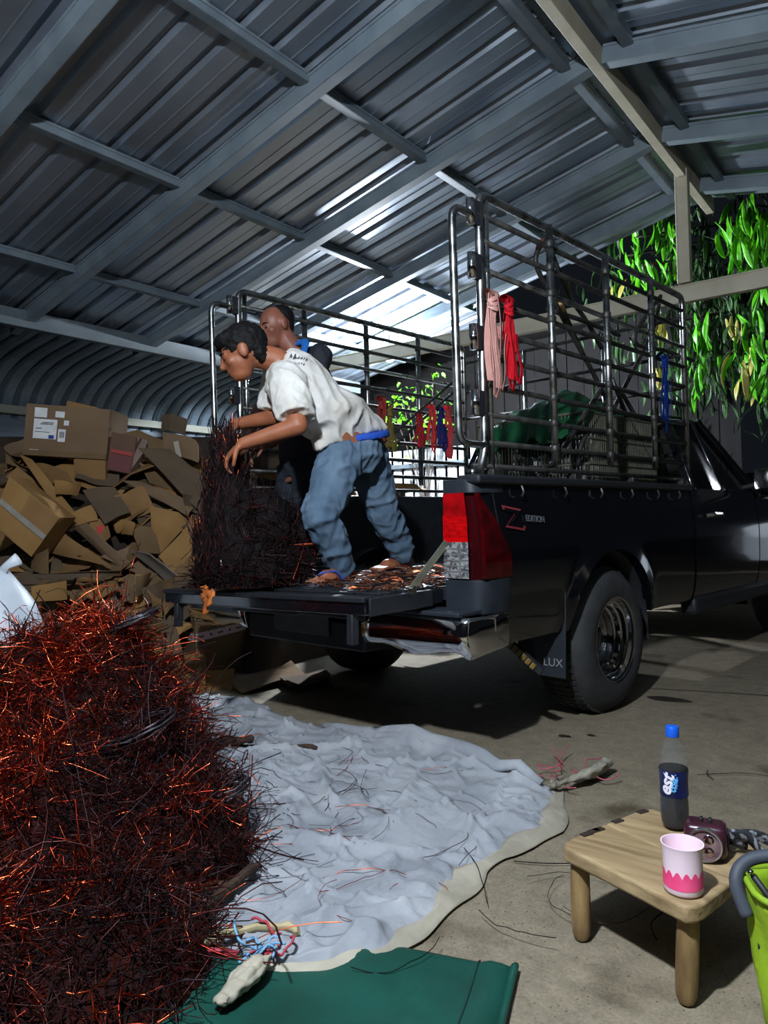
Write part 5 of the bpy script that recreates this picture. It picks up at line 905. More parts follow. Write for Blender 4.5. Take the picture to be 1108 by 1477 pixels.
stick('charred_stick', 'upright burnt stub standing in the wire heap edge', [(-.32, -.92, .02), (-.33, -.93, .09), (-.36, -.94, .15)], .022, mburn, 'stick')
stick('wood_chip', 'pale curved wood chip beside the charred stick', [(.08, -1.44, .03), (.11, -1.36, .045), (.19, -1.28, .05), (.23, -1.25, .04)], .013, mat('pale_chip', (190, 178, 140), (160, 148, 112), 10, .8), 'wood chip')
cb = thing('copper_bundle', 'short frayed bundle of bright copper strands on the tarpaulin edge', 'wire bundle', (-.12, -1.30, .03))
bm = strands(120, lambda: Vector((rng.gauss(0, .012), rng.gauss(0, .012), rng.gauss(.015, .010))), lambda: .01, lambda: .0016, rng, 0, .2, 2, lambda p: 0)
bm = MB()
for k in range(70): a = Vector((-.07, -.06, 0))+Vector((rng.gauss(0, .012), rng.gauss(0, .012), abs(rng.gauss(.012, .01)))); b = Vector((.05, .07, .01))+Vector((rng.gauss(0, .010), rng.gauss(0, .010), abs(rng.gauss(.010, .008)))); bm.tube([a, a.lerp(b, .5)+Vector((0, 0, .006)), b], .0016, 4, mi=0 if k % 3 else 1)
tag(bm.build('strands', m_w[:2], cb, smooth='all'), kind='stuff'); MB().tube([(.03, .05, .014), (.08, .10, .012)], [.022, .018], 10, flat=.7).build('burnt_end', mburn, cb, smooth='all')
lw = MB()
for k in range(110):
    if k < 94: p = Vector((rng.gauss(-.45, .35), rng.gauss(-.80, .25), .03))
    else: p = Vector((rng.uniform(.0, .7), rng.uniform(-1.75, -.6), .022))
    p.x = min(p.x, .65); a = rng.uniform(0, 6.3); P = [p]; ca_ = rng.uniform(-.5, .5)
    for i in range(8): a += ca_*.6+rng.uniform(-.16, .16); P.append(P[-1]+Vector((math.cos(a), math.sin(a), 0))*rng.uniform(.015, .05)); P[-1].z = max(.016, P[-2].z+rng.uniform(-.006, .006))
    lw.tube(spline(P, 4), rng.uniform(.0006, .0011), 4, mi=rng.choice((0, 0, 0, 1, 2)))
for P in ([(.66, .35, .003), (.8, .45, .006), (.95, .48, .004), (1.1, .62, .004)], [(.43, -.62, .004), (.52, -.58, .006), (.62, -.5, .004)], [(.68, .42, .003), (.69, .36, .01), (.72, .33, .003)], [(.86, -.78, .004), (.83, -.72, .006), (.86, -.66, .02), (.9, -.7, .004)]): lw.tube(spline(P, 5), .0014, 4, mi=0)
tag(lw.build('loose_wires', [m_w[4], m_w[2], m_w[0]], smooth='all'), 'stray thin wires scattered over the tarpaulin and floor', 'loose wire', kind='stuff')

# ================================================================== people
CR, CU, CF = Vector(rx), Vector(ux), Vector(fx)      # only used as plain world directions for poses
m_skin = mat('brown_skin', (150, 92, 62), (132, 78, 52), 14, .5, 0, .06, 120, sss=.06)
m_skin2 = mat('tanned_skin', (134, 84, 66), (116, 70, 54), 14, .5, 0, .06, 120, sss=.06)
m_hair = mat('black_hair', (7, 7, 8), (13, 12, 13), 60, .7, 0, .3, 160, spec=.25)
def shirt_mat():
    m = mat('white_tshirt', (208, 208, 204), (190, 186, 176), 7, .85, 0, .12, 90, spec=.2); return m
def loft(mb, secs, n=20):
    # secs: (centre, lateral vector, depth vector)
    Gd = []
    for c, a, b in secs: Gd.append([Vector(c)+Vector(a)*math.cos(t)+Vector(b)*math.sin(t) for t in [2*PI*i/n for i in range(n)]])
    base = len(mb.v); mb.grid(Gd, wrap=True); k = len(secs)
    mb.f += [tuple(base+i for i in range(n))[::-1], tuple(base+(k-1)*n+i for i in range(n))]; mb.m += [0, 0]
def hand(mb, wr, d, nrm, s=1, curl=.9, thumb=1):
    # wrist point, direction of the palm, palm normal (fingers curl towards it)
    d = Vector(d).normalized(); nrm = Vector(nrm); nrm = (nrm-d*nrm.dot(d)).normalized(); sd = d.cross(nrm); wr = Vector(wr)
    M = Matrix((sd, d, nrm)).transposed()
    mb.ell(wr+d*.045*s, (.042*s, .055*s, .018*s), M, 12, 8)
    for k, (o, l) in enumerate(((-.030, .062), (-.010, .076), (.010, .072), (.029, .056))):
        p = wr+d*.085*s+sd*o*s; a = .25+.12*k*.3
        for seg, fr in enumerate((.45, .32, .23)):
            a += curl*(.35, .6, .5)[seg]; q = p+(d*math.cos(a)+nrm*math.sin(a))*l*fr*1.25*s; mb.cap(p, q, (.0098-.001*seg)*s, (.0092-.001*seg)*s, 8); p = q
    p = wr+d*.025*s+sd*.032*s*thumb; q = p+(d*.55+sd*thumb*.6+nrm*.5).normalized()*.04*s; r = q+(d*.8+sd*thumb*.1+nrm*.6).normalized()*.032*s
    mb.cap(p, q, .012*s, .011*s, 8); mb.cap(q, r, .0105*s, .009*s, 8)
def head(mb, hb, c, fwd, up, s=1, bald=False):
    fwd = Vector(fwd).normalized(); up = Vector(up); up = (up-fwd*up.dot(fwd)).normalized(); sd = up.cross(fwd); c = Vector(c); M = Matrix((sd, fwd, up)).transposed()
    P = lambda x, y, z: c+(sd*x+fwd*y+up*z)*s
    E = lambda x, y, z, a, b, e: mb.ell(P(x, y, z), (a*s, b*s, e*s), M, 14, 10)
    E(0, -.008, .022, .076, .096, .090); E(0, .030, -.020, .064, .066, .080); E(0, .040, -.072, .046, .050, .040); E(0, .068, -.088, .020, .018, .016)
    E(0, .076, .018, .052, .018, .014); E(0, .102, -.024, .014, .020, .016); E(0, .093, .0, .010, .014, .028)          # brow, nose tip, bridge
    for q in (-1, 1): E(q*.012, .092, -.028, .009, .010, .008); E(q*.042, .060, -.022, .022, .022, .022); E(q*.032, .078, .002, .014, .008, .008)
    E(0, .086, -.055, .024, .012, .006); E(0, .084, -.066, .021, .012, .007)                                         # lips
    for q in (-1, 1): E(q*.078, -.006, -.006, .010, .022, .033); E(q*.080, -.010, .012, .010, .020, .016)
    if not bald:
        hb.ell(P(0, -.022, .040), (.086*s, .104*s, .094*s), M, 18, 12); hb.ell(P(0, .036, .078), (.070*s, .066*s, .042*s), M); hb.ell(P(0, .0, .05), (.084*s, .07*s, .05*s), M); hb.ell(P(0, -.066, -.012), (.066*s, .044*s, .070*s), M)
    else:
        hb.ell(P(0, -.052, .045), (.078*s, .074*s, .074*s), M, 18, 12); hb.ell(P(0, -.062, -.002), (.066*s, .046*s, .06*s), M)
    DET.append((P, M, s))
    return P
DET = []
def face_details(par):
    P, M, s = DET[-1]
    for q in (-1, 1):
        MB().ell(P(q*.032, .0845, -.001), (.011*s, .006*s, .0055*s), M, 10, 6).build('eye', mat('eye_dark', (24, 18, 16), (70, 60, 54), 80, .2), par, smooth='all')
        MB().tube([P(q*.014, .092, .020), P(q*.032, .091, .025), P(q*.050, .078, .020)], [.004*s, .005*s, .003*s], 6, flat=.6).build('eyebrow', m_hair, par, smooth='all')
    MB().tube([P(-.022, .090, -.0615), P(0, .0965, -.060), P(.022, .090, -.0615)], .0022*s, 6).build('mouth_line', mat('lip_shadow', (70, 34, 30), None, rough=.7), par, smooth='all')
def fold(seed, amp, dirn, sc=14, st=.25):
    dirn = Vector(dirn).normalized()
    def f(co, n):
        a = co.dot(dirn); q = co-dirn*a; v = noise.noise(Vector((q.x*sc+seed, q.y*sc, q.z*sc))+dirn*(a*sc*st)); v2 = noise.noise(co*sc*2.1+Vector((seed, 3, 1)))
        return amp*(max(-.6, 1-abs(v)*4.5)*.9+.14*v2)
    return f
V3 = lambda k, D: Vector(D[k])
# ---- person lifting the bundle
J = {k: Vector(v) for k, v in MAN1.items()}
base1 = Vector((-.79, .25, .68))
P1 = thing('person', 'person in white T-shirt and blue jeans bending over the tailgate to lift a wire bundle', 'person', base1)
LJ = {k: v-base1 for k, v in J.items()}; g = LJ.__getitem__
bm_ = MB(); hb = MB()
lat = (g('rsho')-g('lsho')).normalized(); lath = (g('rhip')-g('lhip')).normalized(); latm = (lat+lath).normalized()
sp1 = (g('neck')-g('waist')).normalized()
def dp(l, s_): return l.cross(s_).normalized()
loft(bm_, [(g('hipc')-Vector((0, 0, .07)), lath*.12, dp(lath, CU)*.09), (g('hipc'), lath*.155, dp(lath, CU)*.12), (g('waist'), latm*.145, dp(latm, sp1)*.105), (g('chest'), lat*.165, dp(lat, sp1)*.115), (g('chest').lerp(g('neck'), .6), lat*.15, dp(lat, sp1)*.09), (g('neck'), lat*.06, dp(lat, sp1)*.055)])
bm_.cap(g('neck'), g('head')+(g('nape')-g('head'))*.4, .058, .055)
hf = (-CR*.90-CU*.40-CF*.08); hu = (CU*.9-CR*.42)
head(bm_, hb, g('head'), hf, hu, 1.0)
for s_ in 'lr':
    bm_.cap(g(s_+'sho'), g(s_+'elb'), .052, .042); bm_.cap(g(s_+'elb'), g(s_+'wri'), .041, .027)
    bm_.cap(g(s_+'hip'), g(s_+'knee'), .078, .056); bm_.cap(g(s_+'knee'), g(s_+'ank'), .054, .038)
    bm_.cap(g(s_+'ank'), g(s_+'heel')+Vector((0, 0, .03)), .036, .030); bm_.cap(g(s_+'heel')+Vector((0, 0, .032)), g(s_+'toe').lerp(g(s_+'heel'), .35)+Vector((0, 0, .03)), .030, .034)
    tdir = (g(s_+'toe')-g(s_+'heel')).normalized(); sdv = tdir.cross(Vector((0, 0, 1)))
    for k in range(5): o = (k-2)*.017; bm_.cap(g(s_+'toe').lerp(g(s_+'heel'), .42)+sdv*o+Vector((0, 0, .028)), g(s_+'toe')-tdir*(.012+.006*abs(k-1))+sdv*o*1.15+Vector((0, 0, .018)), .013, .010, 8)
hand(bm_, g('lwri'), g('lhand')-g('lwri')-Vector((0, 0, .02)), Vector((-.1, .3, -1)), 1, .9, 1); hand(bm_, g('rwri'), g('rhand')-g('rwri')-Vector((0, 0, .02)), Vector((0, -.2, -1)), 1, .9, -1)
remeshed(bm_, 'body', m_skin, P1, .0065, 4)
face_details(P1); remeshed(hb, 'hair', m_hair, P1, .007, 3, lambda co, n: .006*noise.noise(co*60)+.003*noise.noise(co*140))
sm_ = MB(); dn = dp(lat, sp1)
loft(sm_, [(g('hemf').lerp(g('hemb'), .5)+lath*.02-Vector((0, 0, .012)), lath*.195, (g('hemb')-g('hemf'))*.53), (g('waist').lerp(g('back2'), .25), latm*.19, dp(latm, sp1)*.150), (g('chest').lerp(g('waist'), .45), lat*.19, dp(lat, sp1)*.148), (g('chest')+CU*.008, lat*.19, dn*.148), (g('chest').lerp(g('neck'), .55)+CU*.012, lat*.175, dn*.120), (g('neck')-sp1*.01+CU*.006, lat*.085, dn*.080)], 26)
for s_ in 'lr':
    sh_, el = g(s_+'sho'), g(s_+'elb'); sm_.cap(g('chest').lerp(g('neck'), .5), sh_, .085, .078); sm_.tube([sh_, sh_.lerp(el, .4), sh_.lerp(el, .84)], [.080, .082, .084], 16)
def shirt_def(co, n):
    f = fold(3, .0085, (.45, .25, -.42), 12, .12)(co, n); f2 = fold(8, .0025, (-.3, .5, -.6), 22, .16)(co, n); return f+f2
so_ = remeshed(sm_, 'tshirt', shirt_mat(), P1, .007, 8, shirt_def); so_['label'] = 'white T-shirt with dark print on the upper back'
# print on the shoulder blade: flat dark marks laid on the cloth
mpr = mat('shirt_print', (60, 62, 68), None, rough=.8)
def drape(me, tgt, par, nm, m):
    o = link(nm, me, par); me.materials.clear(); me.materials.append(m); sw = o.modifiers.new('wrap', 'SHRINKWRAP'); sw.target = tgt; sw.wrap_method = 'PROJECT'; sw.use_negative_direction = True; sw.use_positive_direction = True; sw.offset = .002; sw.wrap_mode = 'ABOVE_SURFACE'
    bpy.context.view_layer.update(); me2 = bpy.data.meshes.new_from_object(o.evaluated_get(bpy.context.evaluated_depsgraph_get())); o.modifiers.clear(); o.data = me2; return o
pc = J['chest'].lerp(J['neck'], .35)-base1
bvh = None
from mathutils.bvhtree import BVHTree
bvh = BVHTree.FromPolygons([v.co.copy() for v in so_.data.vertices], [tuple(p.vertices) for p in so_.data.polygons])
def on_cloth(mb, nm, m, u0, v0, pts_list, cdir, org):
    # small flat marks pressed onto the cloth along cdir
    out = MB()
    for quad in pts_list:
        Q = []
        for x, y in quad:
            p = org+u0*x+v0*y; h = bvh.find_nearest(p)
            Q.append(h[0]+h[1]*.0035)
        if len(Q) == len(quad): out.add(Q, [tuple(range(len(Q)))])
    return out.build(nm, m, so_)
cdir = (-CF*.75+CU*.65+CR*.15).normalized(); u0 = (CR*.92-CU*.30-CF*.1).normalized(); u0 = (u0-cdir*u0.dot(cdir)).normalized(); v0 = cdir.cross(u0)
org = Vector(MAN1['print'])-base1; rp = random.Random(2); marks = []
for row, (cnt, hh) in enumerate(((6, .030), (7, .012))):
    for k in range(cnt):
        x = -.055+k*(.11/cnt)+row*.0; y = .008-row*.034; wq = .11/cnt*.66
        marks.append([(x, y), (x+wq*.35, y), (x+wq*.45, y+hh), (x+wq*.1, y+hh)]); marks.append([(x+wq*.3, y+hh*.4*rp.random()), (x+wq, y+hh*.3), (x+wq, y+hh*.55), (x+wq*.3, y+hh*.7)])
on_cloth(None, 'shirt_print', mpr, u0, v0, marks, cdir, org)
jm = MB(); loft(jm, [(g('hipc')-Vector((0, 0, .10)), lath*.13, dp(lath, CU)*.105), (g('hipc')-Vector((0, 0, .03)), lath*.175, dp(lath, CU)*.142), (g('hipc')+Vector((-.005, -.01, .05)), lath*.165, dp(lath, CU)*.138)], 22)
for s_ in 'lr': jm.cap(g(s_+'hip')-Vector((0, 0, .01)), g(s_+'knee'), .108, .083); jm.cap(g(s_+'knee'), g(s_+'ank')+Vector((0, 0, .03)), .082, .066)
jo = remeshed(jm, 'jeans', mat('blue_denim', (98, 118, 136), (64, 84, 104), 7, .85, 0, .15, 160, detail=6, mid=(.3, .7), spec=.2), P1, .007, 7, lambda co, n: fold(5, .008, (.8, .5, .15), 15, .25)(co, n)+fold(6, .004, (.1, .2, 1), 20, .2)(co, n)); jo['label'] = 'faded blue jeans'
wbm = MB(); loft(wbm, [(g('hipc')+Vector((.02, .045, .055)), lath*.16, dp(lath, CU)*.132), (g('hipc')+Vector((.02, .04, .085)), lath*.158, dp(lath, CU)*.130)], 22); remeshed(wbm, 'waistband', mat('blue_cotton', (28, 74, 170), None, rough=.8), P1, .008, 2)
def flip(s_, strap):
    h, t = g(s_+'heel'), g(s_+'toe'); d = (t-h).normalized(); sdv = d.cross(Vector((0, 0, 1))).normalized(); Ln = (t-h).length+.03; mb = MB(); top = []; bot = []
    for i in range(20):
        a = 2*PI*i/20; y = math.cos(a)*Ln/2; x = math.sin(a)*(.043+.008*math.cos(a)); c = (h+t)/2+d*y+sdv*x; c.z = 0; top.append(c)
    zt = h.z+.006; mb.add([(p.x, p.y, zt-.012) for p in top]+[(p.x, p.y, zt) for p in top], [tuple(range(20))[::-1], tuple(range(20, 40))]+[(i, (i+1) % 20, 20+(i+1) % 20, 20+i) for i in range(20)])
    f = mb.build('flip_flop', mat('flip_sole', (70, 66, 84), (54, 52, 66), 9, .8), P1, smooth=40); z = Vector((0, 0, 1))
    if strap:
        tq = t-d*.05+z*(zt-t.z+.012)
        for q in (-1, 1): MB().tube(spline([tq+z*.028, t.lerp(h, .45)+sdv*q*.032+z*.052, t.lerp(h, .62)+sdv*q*.044+z*.012], 4), .009, 8, flat=.5).build('thong_strap', mat('flip_blue', (52, 76, 150), None, rough=.6), f, smooth='all')
flip('l', True); flip('r', False)
# ---- person behind
J2 = {k: Vector(v) for k, v in MAN2.items()}; base2 = Vector((J2['lank'].x, J2['lank'].y, .68))
P2 = thing('person', 'person in black vest with blue shoulder trim standing behind the one bending', 'person', base2); J2 = {k: v-base2 for k, v in J2.items()}; g = J2.__getitem__
bm_ = MB(); hb = MB(); lat2 = (g('rsho')-g('lsho')).normalized(); sp2 = (g('neck')-g('waist')).normalized(); d2 = dp(lat2, sp2)
loft(bm_, [(g('lhip').lerp(g('rhip'), .5)-Vector((0, 0, .05)), lat2*.13, d2*.10), (g('waist'), lat2*.145, d2*.10), (g('chest'), lat2*.17, d2*.115), (g('chest').lerp(g('neck'), .6), lat2*.15, d2*.085), (g('neck'), lat2*.06, d2*.055)])
bm_.cap(g('neck')-sp2*.02, g('head')+(g('neck')-g('head'))*.3, .06, .055); head(bm_, hb, g('head'), (-CR*.78-CU*.30-CF*.66), (CU*.95-CR*.18), .95, True)
for s_ in 'lr':
    bm_.cap(g(s_+'sho'), g(s_+'elb'), .050, .040); bm_.cap(g(s_+'elb'), g(s_+'wri'), .040, .027)
    bm_.cap(g(s_+'hip'), g(s_+'knee'), .08, .058); bm_.cap(g(s_+'knee'), g(s_+'ank'), .056, .04); bm_.cap(g(s_+'ank')-Vector((0, 0, .02)), g(s_+'ank')-Vector((0, 0, .03))-CR*.14, .035, .028)
    hand(bm_, g(s_+'wri'), g(s_+'hand')-g(s_+'wri'), Vector((0, 0, -1)), 1, .9, 1 if s_ == 'l' else -1)
remeshed(bm_, 'body', m_skin2, P2, .0075, 4); face_details(P2); remeshed(hb, 'hair', m_hair, P2, .008, 3, lambda co, n: .004*noise.noise(co*70))
vm = MB(); loft(vm, [(g('waist')-Vector((0, 0, .08)), lat2*.165, d2*.125), (g('waist'), lat2*.168, d2*.125), (g('chest'), lat2*.185, d2*.135), (g('chest').lerp(g('neck'), .62), lat2*.165, d2*.10), (g('neck')-sp2*.015, lat2*.075, d2*.066)], 22)
for s_ in 'lr': vm.cap(g('chest').lerp(g('neck'), .6), g(s_+'sho'), .075, .066); vm.cap(g(s_+'sho'), g(s_+'sho').lerp(g(s_+'elb'), .45), .066, .060)
remeshed(vm, 'vest', mat('black_cloth', (20, 24, 34), (28, 32, 42), 8, .8), P2, .008, 6, fold(2, .006, (0, 0, 1), 14, .3))
bt = MB(); nk = g('neck')
for s_ in 'l': bt.tube(spline([nk+CU*.035+CF*-.02-CR*.02, nk.lerp(g('lsho'), .45)+CU*.052-CF*.045-CR*.01, nk.lerp(g('lsho'), .55)-CF*.115-CU*.03-CR*.03, g('chest')-CF*.14-CR*.08], 5), .024, 8, flat=.45)
bt.build('shoulder_trim', mat('bright_blue_cloth', (24, 104, 186), (20, 92, 166), 10, .75), P2, smooth='all')
tm = MB(); loft(tm, [(g('waist')-Vector((0, 0, .17)), lat2*.15, d2*.12), (g('waist')-Vector((0, 0, .06)), lat2*.16, d2*.118)], 20)
for s_ in 'lr': tm.cap(g(s_+'hip'), g(s_+'knee'), .10, .08); tm.cap(g(s_+'knee'), g(s_+'ank'), .08, .066)
remeshed(tm, 'trousers', mat('dark_trousers', (26, 34, 44), (20, 26, 36), 8, .85), P2, .009, 6, fold(9, .007, (0, 0, 1), 12, 1.2))
# ================================================================== dark wire bundle on the tailgate
bc = Vector((-1.0, -.25, .67)); bo = thing('wire_bundle', 'dark shaggy bundle of burnt wire being lifted on the tailgate', 'wire bundle', bc); cm = MB()
for c, r in BUNDLE: cm.ell(Vector(c)-bc, (r*.84, r*.84, r*1.2 if c[2] > .8 else r*.9))
dco = lambda co, n: .018*noise.noise(Vector((co.x*22, co.y*22, co.z*5)))+.008*noise.noise(co*50)
def floorclip(o):
    for v in o.data.vertices:
        if v.co.z < .006: v.co.z = .006
co_ = remeshed(cm, 'bundle_core', mat('burnt_core', (20, 13, 13), (10, 8, 9), 18, .8, 0, .6, 40, spec=.15), bo, .012, 3, dco); floorclip(co_); co_['kind'] = 'stuff'
rb = random.Random(21); BS = [(Vector(c)-bc, r) for c, r in BUNDLE]
def bpt():
    c, r = rb.choice(BS); a, b = rb.uniform(0, 6.3), rb.gauss(0, .6); p = c+Vector((math.cos(a)*math.cos(b)*r*.84, math.sin(a)*math.cos(b)*r*.84, math.sin(b)*r*1.1)); p.z = max(.012, p.z); return p
V = MB()
for k in range(4200):
    p = bpt(); L0 = rb.uniform(.06, .22); vert = p.z > .12 and p.x < .05 or rb.random() < .4; sg = Vector((rb.gauss(0, .25), rb.gauss(0, .25), -1)) if vert else Vector((rb.gauss(0, 1), rb.gauss(0, 1), rb.gauss(0, .3)))
    sg.normalize(); bow = Vector((rb.gauss(0, .012), rb.gauss(0, .012), rb.gauss(0, .006))); Q = [p-sg*L0*.5, p+bow, p+sg*L0*.5]
    for q in Q: q.z = max(.008, q.z)
    V.tube(Q, rb.uniform(.0009, .002), 3, cap=False, mi=rb.choice((2, 2, 3, 3, 4, 4, 4)) if rb.random() < .96 else 0)
tag(V.build('bundle_strands', m_w, bo, smooth='all'), kind='stuff')
MB().tube(spline([Vector((-.04, -.12, .20)), Vector((-.02, -.15, .17)), Vector((0, -.16, .10))], 4), [.012]*8+[.006], 8, flat=.4).build('white_scrap', mat('white_scrap', (196, 196, 200), None, rough=.6), bo, smooth='all')
for k, (p, q) in enumerate((((-.03, -.22, .0), (.0, -.245, -.085)), ((-.06, -.20, .02), (-.02, -.23, -.02)), ((.02, -.23, .01), (.03, -.25, -.05)))):
    p, q = Vector(p), Vector(q); Gd = [[p.lerp(q, i/6)+Vector((.022*s_*math.sin(PI*(i+1)/8), .01*s_*math.sin(i*1.3), .006*math.sin(i*2+s_))) for s_ in (-1, -.3, .3, 1)] for i in range(7)]
    o = MB().slab(Gd, (0, -.003, .001)).build('dry_leaf', mat('dry_leaf', (186, 104, 40), (140, 72, 28), 30, .6), bo, smooth='all')
# ================================================================== stool with bottle, cup and head lamp
C4 = [Vector(p) for p in STOOLTOP]; cs = sum(C4, Vector())/4; cs.z = 0
ST = thing('wooden_stool', 'low worn wooden stool with round legs on the concrete', 'stool', cs); C4 = [p-cs for p in C4]
m_wood = mat('worn_wood', (150, 124, 82), (104, 82, 50), 26, .65, 0, .35, 60, stretch=(1, 1, .25), detail=8)
def plank_mat():
    m = mat('stool_plank', (176, 154, 116), (112, 90, 60), 34, .6, 0, .3, 60, stretch=(.09, 1, 1), rotz=.37, detail=8, mid=(.25, .75)); 
    return m
# two boards with a thin joint, rounded outline
def sp(u, v, z=0): p = C4[0].lerp(C4[1], u).lerp(C4[3].lerp(C4[2], u), v); return Vector((p.x, p.y, .205+z))
for v0, v1 in ((0, .497), (.503, 1)):
    Gd = []
    for i in range(17):
        u = i/16; row = []
        for j in range(9):
            v = v0+(v1-v0)*j/8; cu = u; e = 0
            if v < .12: e = .05*(1-v/.12)**2
            if v > .88: e = .05*((v-.88)/.12)**2
            uu = e+(1-2*e)*u; row.append(sp(uu, v, .0015*fbm((u*8, v*3, 2))-.002))
        Gd.append(row)
    MB().slab(Gd, (0, 0, -.034)).build('seat_board', plank_mat(), ST, bevel=.006, seg=3)
for k, (u, v) in enumerate(((.03, .26), (.03, .34), (.035, .38), (.03, .60), (.04, .88))): MB().box(sp(u, v, -.001), (.016, .030, .004), Matrix.Rotation(-.4, 3, 'Z')).build('burn_notch', mat('char', (46, 34, 26), None, rough=.9), ST, bevel=.001)
Lg = [Vector(p)-cs for p in STOOLLEG]
legs = [(sp(.10, .10), Lg[0]+Vector((.0, .005, 0))), (sp(.90, .12), Lg[1]), (sp(.88, .88), sp(.97, .97)), (sp(.12, .88), sp(.05, .95))]
for a, b in legs:
    a = Vector((a.x, a.y, .174)); b = Vector((b.x, b.y, .0)); d = b-a
    P = [a+d*t for t in (0, .2, .5, .8, .94, 1)]; MB().tube([Vector((p.x, p.y, max(p.z, 0))) for p in P], [.019, .021, .0215, .021, .019, .014], 14).build('leg', m_wood, ST, smooth=50)
ZT = .2055
def bottle(c):
    t = thing('soda_bottle', 'plastic soda bottle half full of dark cola with blue cap and label', 'bottle', (c[0], c[1], ZT))
    mp = mat('clear_plastic', (130, 136, 140), None, rough=.06, alpha=.12, spec=.8, coat=.6)
    prof = [(.001, .004), (.018, .0), (.027, .004), (.031, .016), (.0325, .04), (.0325, .055), (.031, .075), (.0305, .10), (.031, .125), (.0325, .145), (.033, .158), (.031, .175), (.025, .192), (.017, .204), (.0125, .212), (.0125, .220)]
    MB().lathe(prof, 32).build('shell', mp, t, smooth='all')
    cola = [(.001, .006), (.017, .003), (.026, .006), (.0298, .017), (.0312, .04), (.0312, .055), (.0298, .075), (.0293, .10), (.0298, .125), (.031, .14), (.031, .1405), (.001, .1405)]
    MB().lathe(cola, 32).build('cola', mat('cola', (18, 10, 10), None, rough=.05), t, smooth=50)
    MB().lathe([(.001, .236), (.0135, .236), (.0148, .234), (.0152, .2145), (.0145, .212), (.001, .212)], 24).build('cap', mat('blue_cap', (20, 92, 214), (16, 84, 200), 20, .4), t, smooth=50)
    lab = MB().lathe([(.0318, .078), (.0312, .10), (.0318, .126), (.0328, .138)], 40).build('label', mat('navy_label', (14, 20, 60), (20, 34, 92), 14, .35), t, smooth='all'); lab['label'] = 'navy wrap label with white and blue lettering'
    cdv = Vector((1.384, -2.421, 0))-Vector((c[0], c[1], 0)); a0 = math.atan2(cdv.y, cdv.x)
    def wrap(off, z0, rot, rad=.0332):
        def f(p):
            x, y = p.x*math.cos(rot)-p.y*math.sin(rot), p.x*math.sin(rot)+p.y*math.cos(rot); a = a0+off+x/.0325; r = rad+p.z; return Vector((r*math.cos(a), r*math.sin(a), z0+y))
        return f
    lettering('est', .040, None, mat('label_white', (226, 222, 232), None, rough=.4), lab, 'label_word', .0003, .2, .0012, warp=wrap(-.50, .108, 1.35))
    lettering('cola', .020, None, mat('label_blue', (92, 168, 222), None, rough=.4), lab, 'label_word', .0003, .2, .0008, warp=wrap(-.02, .108, 1.35))
    for k in range(7):
        a, z = a0+.12+.05*(k % 3), .096+.006*k; r = .0333; p = Vector((r*math.cos(a), r*math.sin(a), z)); MB().ell(p, (.0015, .0015, .0018), n=6, k=4).build('label_bubble', mat('label_blue', (92, 168, 222), None, rough=.4), lab)
bottle(BOTTLE)
def cup(c):
    t = thing('plastic_cup', 'translucent frosted cup with pink band at the stool corner', 'cup', (c[0], c[1], ZT))
    H_, R0, R1 = .092, .036, .039
    prof = [(.001, .002), (R0-.002, .0), (R0+.001, .004), (R0, .02), (.0365, .05), (.0372, .078), (R1, .088), (R1+.001, H_), (R1-.0015, H_), (.0355, .078), (.0345, .05), (.034, .02), (.033, .006), (.001, .005)]
    mfr = mat('frosted_plastic', (236, 214, 226), None, rough=.45, sss=.3, spec=.4)
    MB().lathe(prof, 40).build('cup_wall', mfr, t, smooth=60)
    mb = MB(); n = 80; V0 = []; V1 = []
    for i in range(n):
        a = 2*PI*i/n; zt = .034+.013*abs(math.sin(a*7)); zb = .014+.002*math.sin(a)
        V0.append((.0372*math.cos(a), .0372*math.sin(a), zb)); V1.append((.0373*math.cos(a), .0373*math.sin(a), zt))
    mb.grid([V0, V1], wrap=True).build('pink_band', mat('pink_print', (236, 60, 120), (244, 92, 142), 20, .4, sss=.1), t, smooth='all')
    MB().lathe([(.001, .05), (.0335, .05)], 30).build('drink', mat('pink_drink', (200, 150, 165), None, rough=.1), t); MB().box((.006, .004, .054), (.02, .006, .008), Matrix.Rotation(.5, 3, 'Z')).build('ice', mat('red_bit', (190, 90, 100), None, rough=.2), t, bevel=.002)
cup(CUP)
